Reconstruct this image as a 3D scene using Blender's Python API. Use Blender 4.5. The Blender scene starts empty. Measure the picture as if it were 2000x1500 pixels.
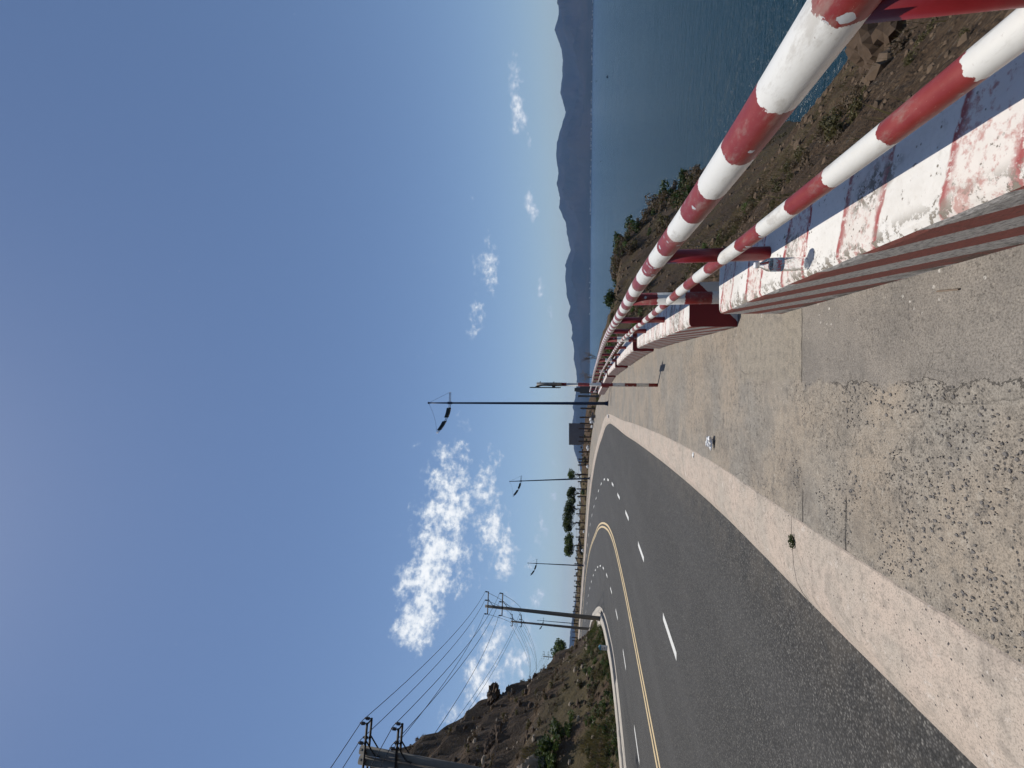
import bpy, math, random
import numpy as np
from mathutils import Matrix, Vector, noise as mn

random.seed(7); rng = np.random.default_rng(7)
S = bpy.context.scene
COL = S.collection
R = math.radians

# ------------------------------------------------------------------ camera, sky, sun, exposure
CAM_H = 1.5
PITCH = math.atan(146 / 920); ROLL = R(0.45)
cam = bpy.data.cameras.new('camera'); cam_o = bpy.data.objects.new('camera', cam); COL.objects.link(cam_o)
cam.sensor_fit = 'HORIZONTAL'; cam.sensor_width = 36; cam.lens = 36 * 920 / 2000
cam.clip_start = 0.05; cam.clip_end = 40000
fwd = Vector((0, math.cos(PITCH), math.sin(PITCH))); e_up = Vector((0, -math.sin(PITCH), math.cos(PITCH))); e_x = Vector((1, 0, 0))
c_right = e_x * math.cos(ROLL) + e_up * math.sin(ROLL)
c_up = -e_x * math.sin(ROLL) + e_up * math.cos(ROLL)
mw = Matrix.Identity(4)                       # the phone was held sideways: image right = world down
for i in range(3):
    mw[i][0] = -c_up[i]; mw[i][1] = c_right[i]; mw[i][2] = -fwd[i]
mw[2][3] = CAM_H
cam_o.matrix_world = mw
S.camera = cam_o

SUN_VEC = Vector((-0.175, 0.245, 1.0)).normalized()      # towards the sun: high, ahead and to the left
SUN_EL = math.asin(SUN_VEC.z); SUN_AZ = math.atan2(SUN_VEC.x, SUN_VEC.y)
sun = bpy.data.lights.new('sun', 'SUN'); sun.energy = 4.0; sun.angle = R(0.53); sun.color = (1.0, 0.955, 0.88)
sun_o = bpy.data.objects.new('sun', sun); COL.objects.link(sun_o)
sun_o.rotation_euler = (-SUN_VEC).to_track_quat('-Z', 'Y').to_euler()
sun_o.location = (-20, 20, 80)

S.view_settings.view_transform = 'Standard'; S.view_settings.look = 'None'
S.view_settings.exposure = 0.0; S.view_settings.gamma = 1.0; S.view_settings.use_curve_mapping = False
S.cycles.use_denoising = True; S.cycles.use_adaptive_sampling = True; S.cycles.adaptive_threshold = 0.02
S.cycles.max_bounces = 6; S.cycles.diffuse_bounces = 3; S.cycles.glossy_bounces = 2; S.cycles.transparent_max_bounces = 6; S.cycles.volume_bounces = 0
S.cycles.sample_clamp_indirect = 6.0

# ------------------------------------------------------------------ node helpers
class N:
    def __init__(s, tree): s.t = tree; s.n = tree.nodes; s.l = tree.links
    def node(s, typ, **kw):
        x = s.n.new(typ)
        for k, v in kw.items(): setattr(x, k, v)
        return x
    def set(s, sock, v):
        if isinstance(v, bpy.types.NodeSocket): s.l.new(v, sock)
        elif v is not None: sock.default_value = v
    def math(s, op, a, b=None, c=None, clamp=False):
        x = s.node('ShaderNodeMath', operation=op, use_clamp=clamp)
        s.set(x.inputs[0], a)
        if b is not None: s.set(x.inputs[1], b)
        if c is not None: s.set(x.inputs[2], c)
        return x.outputs[0]
    def add(s, a, b): return s.math('ADD', a, b)
    def mul(s, a, b): return s.math('MULTIPLY', a, b)
    def sub(s, a, b): return s.math('SUBTRACT', a, b)
    def maxi(s, a, b): return s.math('MAXIMUM', a, b)
    def mini(s, a, b): return s.math('MINIMUM', a, b)
    def smooth(s, v, a, b, lo=0., hi=1.):
        x = s.node('ShaderNodeMapRange', interpolation_type='SMOOTHSTEP')
        s.set(x.inputs[0], v)
        for i, q in zip((1, 2, 3, 4), (a, b, lo, hi)): x.inputs[i].default_value = q
        return x.outputs[0]
    def ramp(s, v, pts):
        x = s.node('ShaderNodeValToRGB'); s.set(x.inputs[0], v)
        e = x.color_ramp.elements
        while len(e) < len(pts): e.new(0.5)
        for q, (p, c) in zip(e, pts): q.position = p; q.color = (*c, 1) if len(c) == 3 else c
        return x.outputs[0]
    def mix(s, f, a, b, mode='MIX'):
        x = s.node('ShaderNodeMix', data_type='RGBA', blend_type=mode)
        s.set(x.inputs[0], f)
        for i, v in ((6, a), (7, b)):
            s.set(x.inputs[i], (*v, 1) if isinstance(v, tuple) and len(v) == 3 else v)
        return x.outputs[2]
    def noise(s, vec, scale, detail=4, rough=0.55, dist=0., dims='3D'):
        x = s.node('ShaderNodeTexNoise', noise_dimensions=dims); s.set(x.inputs['Vector'], vec)
        x.inputs['Scale'].default_value = scale; x.inputs['Detail'].default_value = detail
        x.inputs['Roughness'].default_value = rough; x.inputs['Distortion'].default_value = dist
        return x.outputs[0]
    def vor(s, vec, scale, feature='F1', out='Distance', rand=1.0):
        x = s.node('ShaderNodeTexVoronoi', feature=feature); s.set(x.inputs['Vector'], vec)
        x.inputs['Scale'].default_value = scale; x.inputs['Randomness'].default_value = rand
        return x.outputs[out]
    def pos(s): return s.node('ShaderNodeNewGeometry').outputs['Position']
    def uv(s): return s.node('ShaderNodeUVMap').outputs[0]
    def sep(s, v):
        x = s.node('ShaderNodeSeparateXYZ'); s.set(x.inputs[0], v); return x.outputs
    def comb(s, x, y, z=0.):
        c = s.node('ShaderNodeCombineXYZ')
        for i, v in enumerate((x, y, z)): s.set(c.inputs[i], v)
        return c.outputs[0]
    def scale(s, v, k):
        x = s.node('ShaderNodeVectorMath', operation='MULTIPLY'); s.set(x.inputs[0], v); x.inputs[1].default_value = k
        return x.outputs[0]
    def bump(s, h, strength=0.3, dist=0.01):
        x = s.node('ShaderNodeBump'); x.inputs['Strength'].default_value = strength; x.inputs['Distance'].default_value = dist
        s.set(x.inputs['Height'], h); return x.outputs[0]

def material(name):
    m = bpy.data.materials.new(name); m.use_nodes = True
    n = N(m.node_tree); b = m.node_tree.nodes['Principled BSDF']
    return m, n, b

def bset(n, b, color=None, rough=None, normal=None, metal=None, spec=None):
    if color is not None: n.set(b.inputs['Base Color'], (*color, 1) if isinstance(color, tuple) and len(color) == 3 else color)
    if rough is not None: n.set(b.inputs['Roughness'], rough)
    if normal is not None: n.set(b.inputs['Normal'], normal)
    if metal is not None: n.set(b.inputs['Metallic'], metal)
    if spec is not None: n.set(b.inputs['Specular IOR Level'], spec)

# ------------------------------------------------------------------ world: daylight sky with broken cloud
W = bpy.data.worlds.new('World'); S.world = W; W.use_nodes = True
wn = N(W.node_tree); wn.n.clear()
out = wn.node('ShaderNodeOutputWorld'); bg = wn.node('ShaderNodeBackground')
sky = wn.node('ShaderNodeTexSky', sky_type='NISHITA', sun_disc=False)
sky.sun_elevation = SUN_EL; sky.sun_rotation = SUN_AZ
sky.altitude = 30; sky.air_density = 1.0; sky.dust_density = 0.35; sky.ozone_density = 2.2
SKY_K = 0.090
bg.inputs['Strength'].default_value = SKY_K
dirv = wn.node('ShaderNodeTexCoord').outputs['Generated']
dx, dy, dz = wn.sep(dirv)
az = wn.mul(wn.math('ARCTAN2', dx, dy), 180 / math.pi)
el = wn.mul(wn.math('ARCSINE', dz), 180 / math.pi)
nv = wn.comb(wn.mul(az, 0.105), wn.mul(el, 0.125), 0.37)
warp = wn.noise(nv, 3.4, 5, 0.60, 0.2)
warp2 = wn.noise(wn.comb(wn.mul(az, 0.10), wn.mul(el, 0.12), 4.1), 11.0, 5, 0.62, 0.1)
# azimuth, elevation, half width, half height (degrees), slope of the long axis, strength
CLOUDS = [(-27.4, 18.0, 2.5, 2.0, 0.3, 1.0), (-24.4, 17.3, 3.2, 2.7, 0.2, 1.1), (-20.4, 16.3, 3.5, 2.8, 0.1, 1.1), (-16.2, 16.0, 3.8, 2.6, 0.1, 1.05),
          (-11.8, 16.0, 3.4, 2.2, 0.1, 0.95), (-8.2, 15.2, 2.6, 1.5, -0.4, 0.75), (-7.9, 20.5, 1.5, 0.6, -0.4, 0.6),
          (-12.6, 11.9, 3.4, 1.7, -0.1, 0.85), (-16.8, 11.0, 3.2, 1.5, 0.3, 0.8), (-19.6, 9.0, 3.2, 1.1, 0.1, 0.75), (-21.5, 12.2, 2.0, 1.2, 0, 0.62),
          (-30.8, 9.2, 3.8, 2.3, 0.1, 1.0), (-34.8, 10.8, 1.6, 1.4, 0, 0.6), (-36.0, 13.2, 1.4, 1.4, 0.2, 0.45), (-31.2, 15.6, 1.1, 0.8, 0, 0.45),
          (31.8, 7.4, 2.4, 0.7, 0.12, 1.0), (27.2, 6.4, 0.8, 0.35, 0.1, 0.6), (21.1, 6.3, 1.5, 0.62, 0.05, 0.95), (14.8, 12.0, 2.6, 1.2, -0.1, 0.8), (12.6, 11.2, 1.8, 0.7, 0.1, 0.6),
          (9.4, 13.0, 2.0, 0.9, 0, 0.72), (5.7, 14.0, 0.9, 0.7, 0, 0.6), (11.7, 5.3, 0.9, 0.5, 0, 0.7), (8.1, 4.3, 1.5, 0.35, 0, 0.5), (21.4, 12.8, 1.4, 0.45, 0.3, 0.45),
          (-11.0, 3.6, 6.0, 0.8, 0, 0.42), (-17.0, 5.0, 2.2, 0.8, 0, 0.42), (-25, 5.6, 4.0, 1.1, 0, 0.6), (2.6, 5.2, 1.0, 0.5, 0, 0.45),
          (70, 10, 9, 2.5, 0, 0.9), (95, 15, 7, 2.5, 0, 0.8), (-75, 14, 10, 3, 0, 0.9), (-60, 9, 6, 2, 0, 0.9), (150, 12, 10, 3, 0, 0.8), (-140, 14, 12, 3, 0, 0.9)]
acc = None
W.cycles.sampling_method = 'MANUAL'; W.cycles.sample_map_resolution = 256
ae = wn.comb(az, el, 0.0)
def vop(op, a, b_=None):
    x = wn.node('ShaderNodeVectorMath', operation=op); wn.set(x.inputs[0], a)
    if b_ is not None: wn.set(x.inputs[1], b_)
    return x.outputs['Value'] if op == 'DOT_PRODUCT' else x.outputs[0]
for (ca, ce, ra, rb, sl, st) in CLOUDS:
    d_ = vop('MULTIPLY', vop('SUBTRACT', ae, (ca, ce, 0)), (0.62 / ra, 0.62 / rb, 0))
    m_ = wn.sub(st, wn.mul(vop('DOT_PRODUCT', d_, d_), 0.8))
    acc = m_ if acc is None else wn.maxi(acc, m_)
acc = wn.maxi(acc, -0.4)
dens = wn.add(wn.add(wn.mul(acc, 0.74), wn.mul(wn.sub(warp, 0.5), 2.3)), wn.mul(wn.sub(warp2, 0.5), 1.5))
mask = wn.smooth(dens, 0.26, 0.95)
core = wn.smooth(dens, 0.5, 1.25)
cloud_col = wn.mix(core, (6.4, 7.4, 8.7), (11.6, 11.8, 11.9))
# low sun-side glare of dusty sea air is part of the Nishita dust term; keep its colour slightly greyer, as seen
skyc = wn.mix(1.0, sky.outputs[0], (0.93, 0.965, 1.025), 'MULTIPLY')
wn.set(bg.inputs['Color'], wn.mix(wn.mul(mask, 0.95), skyc, cloud_col))
wn.l.new(bg.outputs[0], out.inputs['Surface'])

# ------------------------------------------------------------------ object helpers
def tag(o, label=None, cat=None, group=None, kind=None):
    if label: o['label'] = label
    if cat: o['category'] = cat
    if group: o['group'] = group
    if kind: o['kind'] = kind
    return o

def empty(name, loc, label=None, cat=None, group=None, kind=None):
    o = bpy.data.objects.new(name, None); COL.objects.link(o); o.location = loc; o.empty_display_size = 0.1
    return tag(o, label, cat, group, kind)

class MB:
    """collects geometry (world coordinates) for one mesh object"""
    def __init__(s): s.v = []; s.f = []; s.mi = []; s.uv = []
    def face(s, idx, mi=0, uv=None): s.f.append(idx); s.mi.append(mi); s.uv.append(uv)
    def box(s, c, size, rotz=0., mi=0, tilt=None):
        b = len(s.v); hx, hy, hz = (q / 2 for q in size); cr, sr = math.cos(rotz), math.sin(rotz)
        for sx, sy, sz in ((-1,-1,-1),(1,-1,-1),(1,1,-1),(-1,1,-1),(-1,-1,1),(1,-1,1),(1,1,1),(-1,1,1)):
            x, y, z = sx*hx, sy*hy, sz*hz
            if tilt: p = tilt @ Vector((x, y, z)); x, y, z = p
            s.v.append((c[0] + x*cr - y*sr, c[1] + x*sr + y*cr, c[2] + z))
        for q in ((0,3,2,1),(4,5,6,7),(0,1,5,4),(1,2,6,5),(2,3,7,6),(3,0,4,7)): s.face([b+i for i in q], mi)
        return s
    def tube(s, pts, rad, seg=8, mi=0, caps=True, u0=0.):
        pts = [Vector(p) for p in pts]; n = len(pts)
        if not hasattr(rad, '__len__'): rad = [rad] * n
        b = len(s.v); L = u0; Ls = []
        up = None
        for i, p in enumerate(pts):
            t = (pts[min(i+1, n-1)] - pts[max(i-1, 0)]).normalized()
            if up is None:
                up = Vector((0, 0, 1)) if abs(t.z) < 0.9 else Vector((1, 0, 0))
            a = t.cross(up).normalized(); w = a.cross(t).normalized(); up = w
            if i: L += (p - pts[i-1]).length
            Ls.append(L)
            for k in range(seg):
                an = 2 * math.pi * k / seg
                s.v.append(tuple(p + (a * math.cos(an) + w * math.sin(an)) * rad[i]))
        for i in range(n - 1):
            for k in range(seg):
                k2 = (k + 1) % seg
                s.face([b+i*seg+k, b+i*seg+k2, b+(i+1)*seg+k2, b+(i+1)*seg+k], mi,
                       [(Ls[i], k/seg), (Ls[i], (k+1)/seg), (Ls[i+1], (k+1)/seg), (Ls[i+1], k/seg)])
        if caps:
            s.face([b+k for k in range(seg)][::-1], mi, [(Ls[0], .5)]*seg); s.face([b+(n-1)*seg+k for k in range(seg)], mi, [(Ls[-1], .5)]*seg)
        return s
    def lathe(s, c, prof, seg=16, mi=0):
        return s.tube([(c[0], c[1], c[2] + z) for r, z in prof], [max(r, 1e-4) for r, z in prof], seg, mi)
    def quads(s, arr, mi=0):
        """arr (n,4,3)"""
        b = len(s.v); s.v.extend(map(tuple, arr.reshape(-1, 3)))
        for i in range(len(arr)): s.face([b+4*i, b+4*i+1, b+4*i+2, b+4*i+3], mi)
        return s
    def build(s, name, mats, parent=None, origin=None, smooth=False, bevel=None):
        me = bpy.data.meshes.new(name)
        o0 = Vector(origin) if origin is not None else (Vector(parent.location) if parent else Vector((0, 0, 0)))
        if parent is not None and parent.parent is not None: o0 = Vector(parent.location) + Vector(parent.parent.location)
        V = np.array(s.v, dtype=float) - np.array(o0)
        me.from_pydata(V.tolist(), [], s.f)
        if not isinstance(mats, (list, tuple)): mats = [mats]
        for m in mats: me.materials.append(m)
        if len(mats) > 1: me.polygons.foreach_set('material_index', s.mi)
        if any(u is not None for u in s.uv):
            lay = me.uv_layers.new(name='UVMap'); flat = []
            for f, u in zip(s.f, s.uv): flat.extend(u if u is not None else [(0, 0)] * len(f))
            lay.data.foreach_set('uv', np.array(flat, dtype=float).ravel())
        if smooth: me.polygons.foreach_set('use_smooth', [True] * len(me.polygons))
        me.update()
        o = bpy.data.objects.new(name, me); COL.objects.link(o)
        if parent is not None:
            o.parent = parent
            po = Vector(parent.location) if parent.parent is None else Vector(parent.location) + Vector(parent.parent.location)
            o.location = o0 - po
        else: o.location = o0
        if bevel:
            md = o.modifiers.new('bevel', 'BEVEL'); md.width = bevel; md.segments = 2; md.limit_method = 'ANGLE'
        return o

def catmull(P, step=0.5):
    P = [np.array(p, float) for p in P]; outp = []
    for i in range(len(P) - 1):
        p0 = P[max(i-1, 0)]; p1 = P[i]; p2 = P[i+1]; p3 = P[min(i+2, len(P)-1)]
        n = max(1, int(np.linalg.norm(p2 - p1) / step))
        for k in range(n):
            t = k / n
            m1 = (p2 - p0) / 2; m2 = (p3 - p1) / 2
            outp.append((2*t**3-3*t**2+1)*p1 + (t**3-2*t**2+t)*m1 + (-2*t**3+3*t**2)*p2 + (t**3-t**2)*m2)
    outp.append(P[-1]); return np.array(outp)

def resample(P, n=None, step=None):
    d = np.r_[0, np.cumsum(np.linalg.norm(np.diff(P, axis=0), axis=1))]
    q = np.linspace(0, d[-1], n) if n else np.arange(0, d[-1], step)
    return np.stack([np.interp(q, d, P[:, k]) for k in range(P.shape[1])], 1)

def offset(P, d):
    """d > 0 : to the right of the running direction"""
    t = np.gradient(P, axis=0); t /= np.linalg.norm(t, axis=1)[:, None]
    return P + np.stack([t[:, 1], -t[:, 0]], 1) * d

SL, Y0, Y1 = 0.04, 20., 60.
def zs(Y):
    Y = np.asarray(Y, float)
    return np.where(Y < Y0, 0., np.where(Y < Y1, SL * (Y - Y0) ** 2 / (2 * (Y1 - Y0)), SL * (Y - (Y0 + Y1) / 2)))
def zf(Y): return float(zs(Y))

def sd(poly, P):
    """signed distance of points to a polyline (positive on its right) and nearest position on it"""
    best = np.full(len(P), 1e18); sg = np.ones(len(P)); par = np.zeros(len(P))
    for i in range(len(poly) - 1):
        a = poly[i][:2]; b = poly[i+1][:2]; ab = b - a; L2 = ab @ ab
        t = np.clip(((P - a) @ ab) / L2, 0, 1); q = P - (a + t[:, None] * ab)
        d2 = (q * q).sum(1); m = d2 < best
        cr = ab[0] * (P[:, 1] - a[1]) - ab[1] * (P[:, 0] - a[0])
        best = np.where(m, d2, best); sg = np.where(m, np.where(cr < 0, 1., -1.), sg); par = np.where(m, i + t, par)
    return np.sqrt(best) * sg, par

# ------------------------------------------------------------------ plan of the bend (metres)
OUT = catmull([(-1.60,-12),(-1.57,-3),(-1.57,3),(-1.53,6.2),(-1.62,10),(-1.85,15.5),(-2.12,20.7),(-2.36,27.5),(-2.62,32.5),(-3.35,37.5),(-4.7,42.4),(-6.2,47.6),(-8.9,54.7),(-11.2,59),(-13.5,62.9),(-18.8,70.0),(-27.4,79),(-35.6,87.6),(-44.3,96.6),(-54,107),(-66,119),(-100,152),(-140,190)])
INN = catmull([(-14.75,-12),(-14.7,5),(-14.65,19),(-14.6,23),(-14.95,27),(-15.9,31),(-17.05,35.2),(-18.0,38),(-19.1,41),(-20.6,44.5),(-22.7,48.8),(-25.4,53.8),(-28.7,59.3),(-36,68.5),(-45,78.5),(-58,92),(-72,105),(-106,136),(-150,175)])
YEL = catmull([(-8.4,-12),(-8.4,4),(-8.38,10.5),(-8.4,16),(-8.5,20.5),(-8.9,26.9),(-9.6,31.6),(-10.5,35.6),(-12.2,41.7),(-14.3,47.8),(-16.6,53),(-20,60.3),(-24.2,68),(-30.4,76.9),(-37.6,85.4),(-44.2,91.8),(-60,107),(-100,143)])
DO = catmull([(-4.85,-12),(-4.83,8.7),(-4.9,14),(-5.1,18.1),(-5.5,23.4),(-6.05,29.6),(-6.7,33.9),(-7.46,37.9),(-8.44,41.6),(-9.6,45),(-11.3,49.5),(-13.9,55.5),(-17.5,62.4),(-22,69.5),(-29,78.5),(-40,90),(-56,106)])
DI = catmull([(-11.15,-12),(-11.13,14.7),(-11.2,18.2),(-11.45,22.1),(-11.9,25.6),(-12.75,30.2),(-13.65,34.5),(-14.9,39.0),(-16.0,42.3),(-17.35,45.8),(-18.9,49.4),(-20.7,53.2),(-22.5,56.5),(-24.5,59.9),(-26.8,63.6),(-29.5,67.6),(-34.2,73.9),(-40,80.5),(-52,93)])
EDGE = catmull([(0.93,-12),(0.96,1.3),(1.08,5),(1.27,11.1),(1.15,17.9),(0.92,25),(0.35,31.3),(-0.28,37.5),(-1.3,45),(-2.47,51.6),(-5.2,58),(-7.3,62.3),(-11.2,68.1),(-15.5,72.7),(-20.5,77.2),(-28.2,83.9),(-35.6,91.6),(-44.1,101),(-54.6,111.2),(-62.7,119.2),(-100,155),(-140,195)])
CREST = np.array([(-33,56,1.0),(-29.6,52.5,1.5),(-27.6,49,3.4),(-27.8,46.8,5.3),(-28.1,44.3,6.4),(-28.5,43,7.8),(-27.8,40.6,9.8),(-28,39,11.2),(-28.5,37.9,12.3),(-28.9,36.7,13.8),(-28.8,35.3,15.9),(-29.2,34,17.4),(-30.3,30,19.5),(-31.5,20,22),(-32,0,24),(-32,-30,24)])

def thin(P, k=4):
    q = P[::k]; return q if np.allclose(q[-1], P[-1]) else np.vstack([q, P[-1]])
EDGE_T, INN_T = thin(EDGE, 5), thin(INN, 5)
EDGE_F, INN_F = EDGE, INN
def fract(P, scale, octv=4, seed=0., ridged=False):
    o = np.empty(len(P))
    for i, (x, y) in enumerate(P):
        p = Vector((x * scale + seed, y * scale - seed, seed * 0.7))
        o[i] = mn.ridged_multi_fractal(p, 1.0, 2.1, octv, 1.0, 2.0) if ridged else mn.fractal(p, 1.0, 2.1, octv)
    return o

def smst(x, a, b):
    t = np.clip((np.asarray(x, float) - a) / (b - a), 0, 1); return t * t * (3 - 2 * t)

def terrain(P, detail=True):
    P = np.asarray(P, float)
    dr, pr = sd(EDGE_T, P); dl, pl_ = sd(INN_T, P); dl = -dl
    ey = np.interp(pr, np.arange(len(EDGE_T)), EDGE_T[:, 1]); iy = np.interp(pl_, np.arange(len(INN_T)), INN_T[:, 1])
    z = zs(P[:, 1]) - 0.45
    # seaward slope
    steep = 0.735 + 0.03 * np.sin(P[:, 1] * 0.11) + 0.25 * smst(dr - 20, 0, 6) * smst(ey, 30, 40)
    shelf = np.where(ey < 50, smst(ey, 25, 45) * 22, 22.)
    k1 = 0.15
    a = np.minimum(np.maximum(dr, 0), shelf); b = np.maximum(dr - shelf, 0)
    flank = P[:, 0] - np.interp(P[:, 1], [18, 30, 45, 60, 66, 90], [0.5, 2.2, 9.0, 19.5, 22.5, 25])
    b = np.where(P[:, 1] > 20, np.maximum(b, flank * 1.5), b)
    b = np.clip(b, 0, np.maximum(dr, 0))
    drop = np.minimum(a, np.maximum(dr, 0) - b) * k1 + b * steep
    bank = smst(ey, 60, 68) * 1.7 * smst(dr, 0.5, 5.5)
    zr = zs(ey) - 0.12 - drop + bank
    if detail:
        n1 = fract(P, 0.9, 5, 3.1); n2 = fract(P, 0.22, 5, 9.3)
        amp = smst(dr, 0.0, 2.5)
        zr = zr + amp * (0.15 * n1 + 0.30 * n2 * smst(dr, 1, 6)) - 0.5 * smst(dr, 2, 6) * smst(-dr, -16, -9) * smst(P[:, 1], 6, 12) * (1 - smst(ey, 24, 32))
    zr = np.maximum(zr, -26)
    # hill inside the bend
    cr, pc = sd(CREST[:, :2], P)
    cz = np.interp(pc, np.arange(len(CREST)), CREST[:, 2])
    toe = 1.5
    t = np.where(cr > 0, 1.0, np.clip((dl - toe), 0, None) / (np.clip(dl - toe, 0, None) + np.abs(cr) + 1e-6))
    zt = zs(iy) - 0.02
    prof = 0.55 * t + 0.45 * t ** 2.0
    zh = zt + (cz - zt) * prof
    zh = np.where(cr > 0, cz - 0.12 * cr, zh)
    if detail:
        m1 = fract(P, 0.45, 5, 21.7); m2 = fract(P, 0.16, 4, 5.5, True)
        am = smst(dl, 1.4, 5.0)
        m3 = fract(P, 1.1, 4, 2.2, True)
        zh = zh + am * (0.42 * m1 + 0.6 * (m2 - 1.0) * smst(t, 0.1, 0.5) + 0.16 * (m3 - 1.0))
        zh = zh + smst(t, 0.22, 0.4) * am * 0.38 * np.sin(zh * 2.4 + 1.3 * m1 + 0.35 * P[:, 1])
    z = np.where(dr > 0.02, zr, z)
    z = np.where(dl > 0.95, zh, z)
    return z

def gz(x, y): return float(terrain(np.array([[x, y]]))[0])

# ------------------------------------------------------------------ materials
def mat_asphalt():
    m, n, b = material('asphalt'); p = n.pos(); x, y, z = n.sep(p)
    vx = n.node('ShaderNodeTexVoronoi'); n.set(vx.inputs['Vector'], p); vx.inputs['Scale'].default_value = 62
    rnd = n.sep(vx.outputs['Color'])[0]; v = vx.outputs['Distance']
    f = n.noise(p, 130, 3, 0.75); big = n.noise(p, 0.45, 5, 0.6); mid = n.noise(p, 4, 4, 0.65)
    c = n.ramp(rnd, [(0.0, (0.030, 0.029, 0.027)), (0.42, (0.068, 0.065, 0.060)), (0.70, (0.115, 0.108, 0.099)), (0.92, (0.15, 0.142, 0.128)), (1.0, (0.22, 0.207, 0.185))])
    c = n.mix(n.smooth(v, 0.28, 0.55, 0, 0.7), c, (0.015, 0.014, 0.013))
    c = n.mix(n.smooth(f, 0.4, 0.7, 0, 0.4), c, (0.075, 0.07, 0.063))
    # wheel tracks polished a little lighter along the lanes, grime and dust by the kerb
    tr = n.noise(n.scale(p, (1.0, 0.05, 1.0)), 0.9, 3, 0.5)
    c = n.mix(n.smooth(tr, 0.48, 0.66, 0, 0.18), c, (0.095, 0.091, 0.086))
    c = n.mix(n.smooth(mid, 0.58, 0.82, 0, 0.12), c, (0.022, 0.021, 0.020))
    c = n.mix(n.smooth(big, 0.5, 0.72, 0.0, 0.2), c, (0.105, 0.098, 0.088))
    dust = n.mul(n.mul(n.smooth(x, -2.3, -1.62), n.smooth(y, 32, 22)), n.smooth(n.noise(p, 3.2, 5, 0.7), 0.38, 0.62))
    c = n.mix(n.mul(dust, 0.18), c, (0.19, 0.16, 0.125))
    bset(n, b, c, n.add(0.70, n.mul(f, 0.22)), n.bump(n.sub(n.mul(f, 0.6), v), 0.8, 0.007), spec=0.28)
    return m

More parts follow.
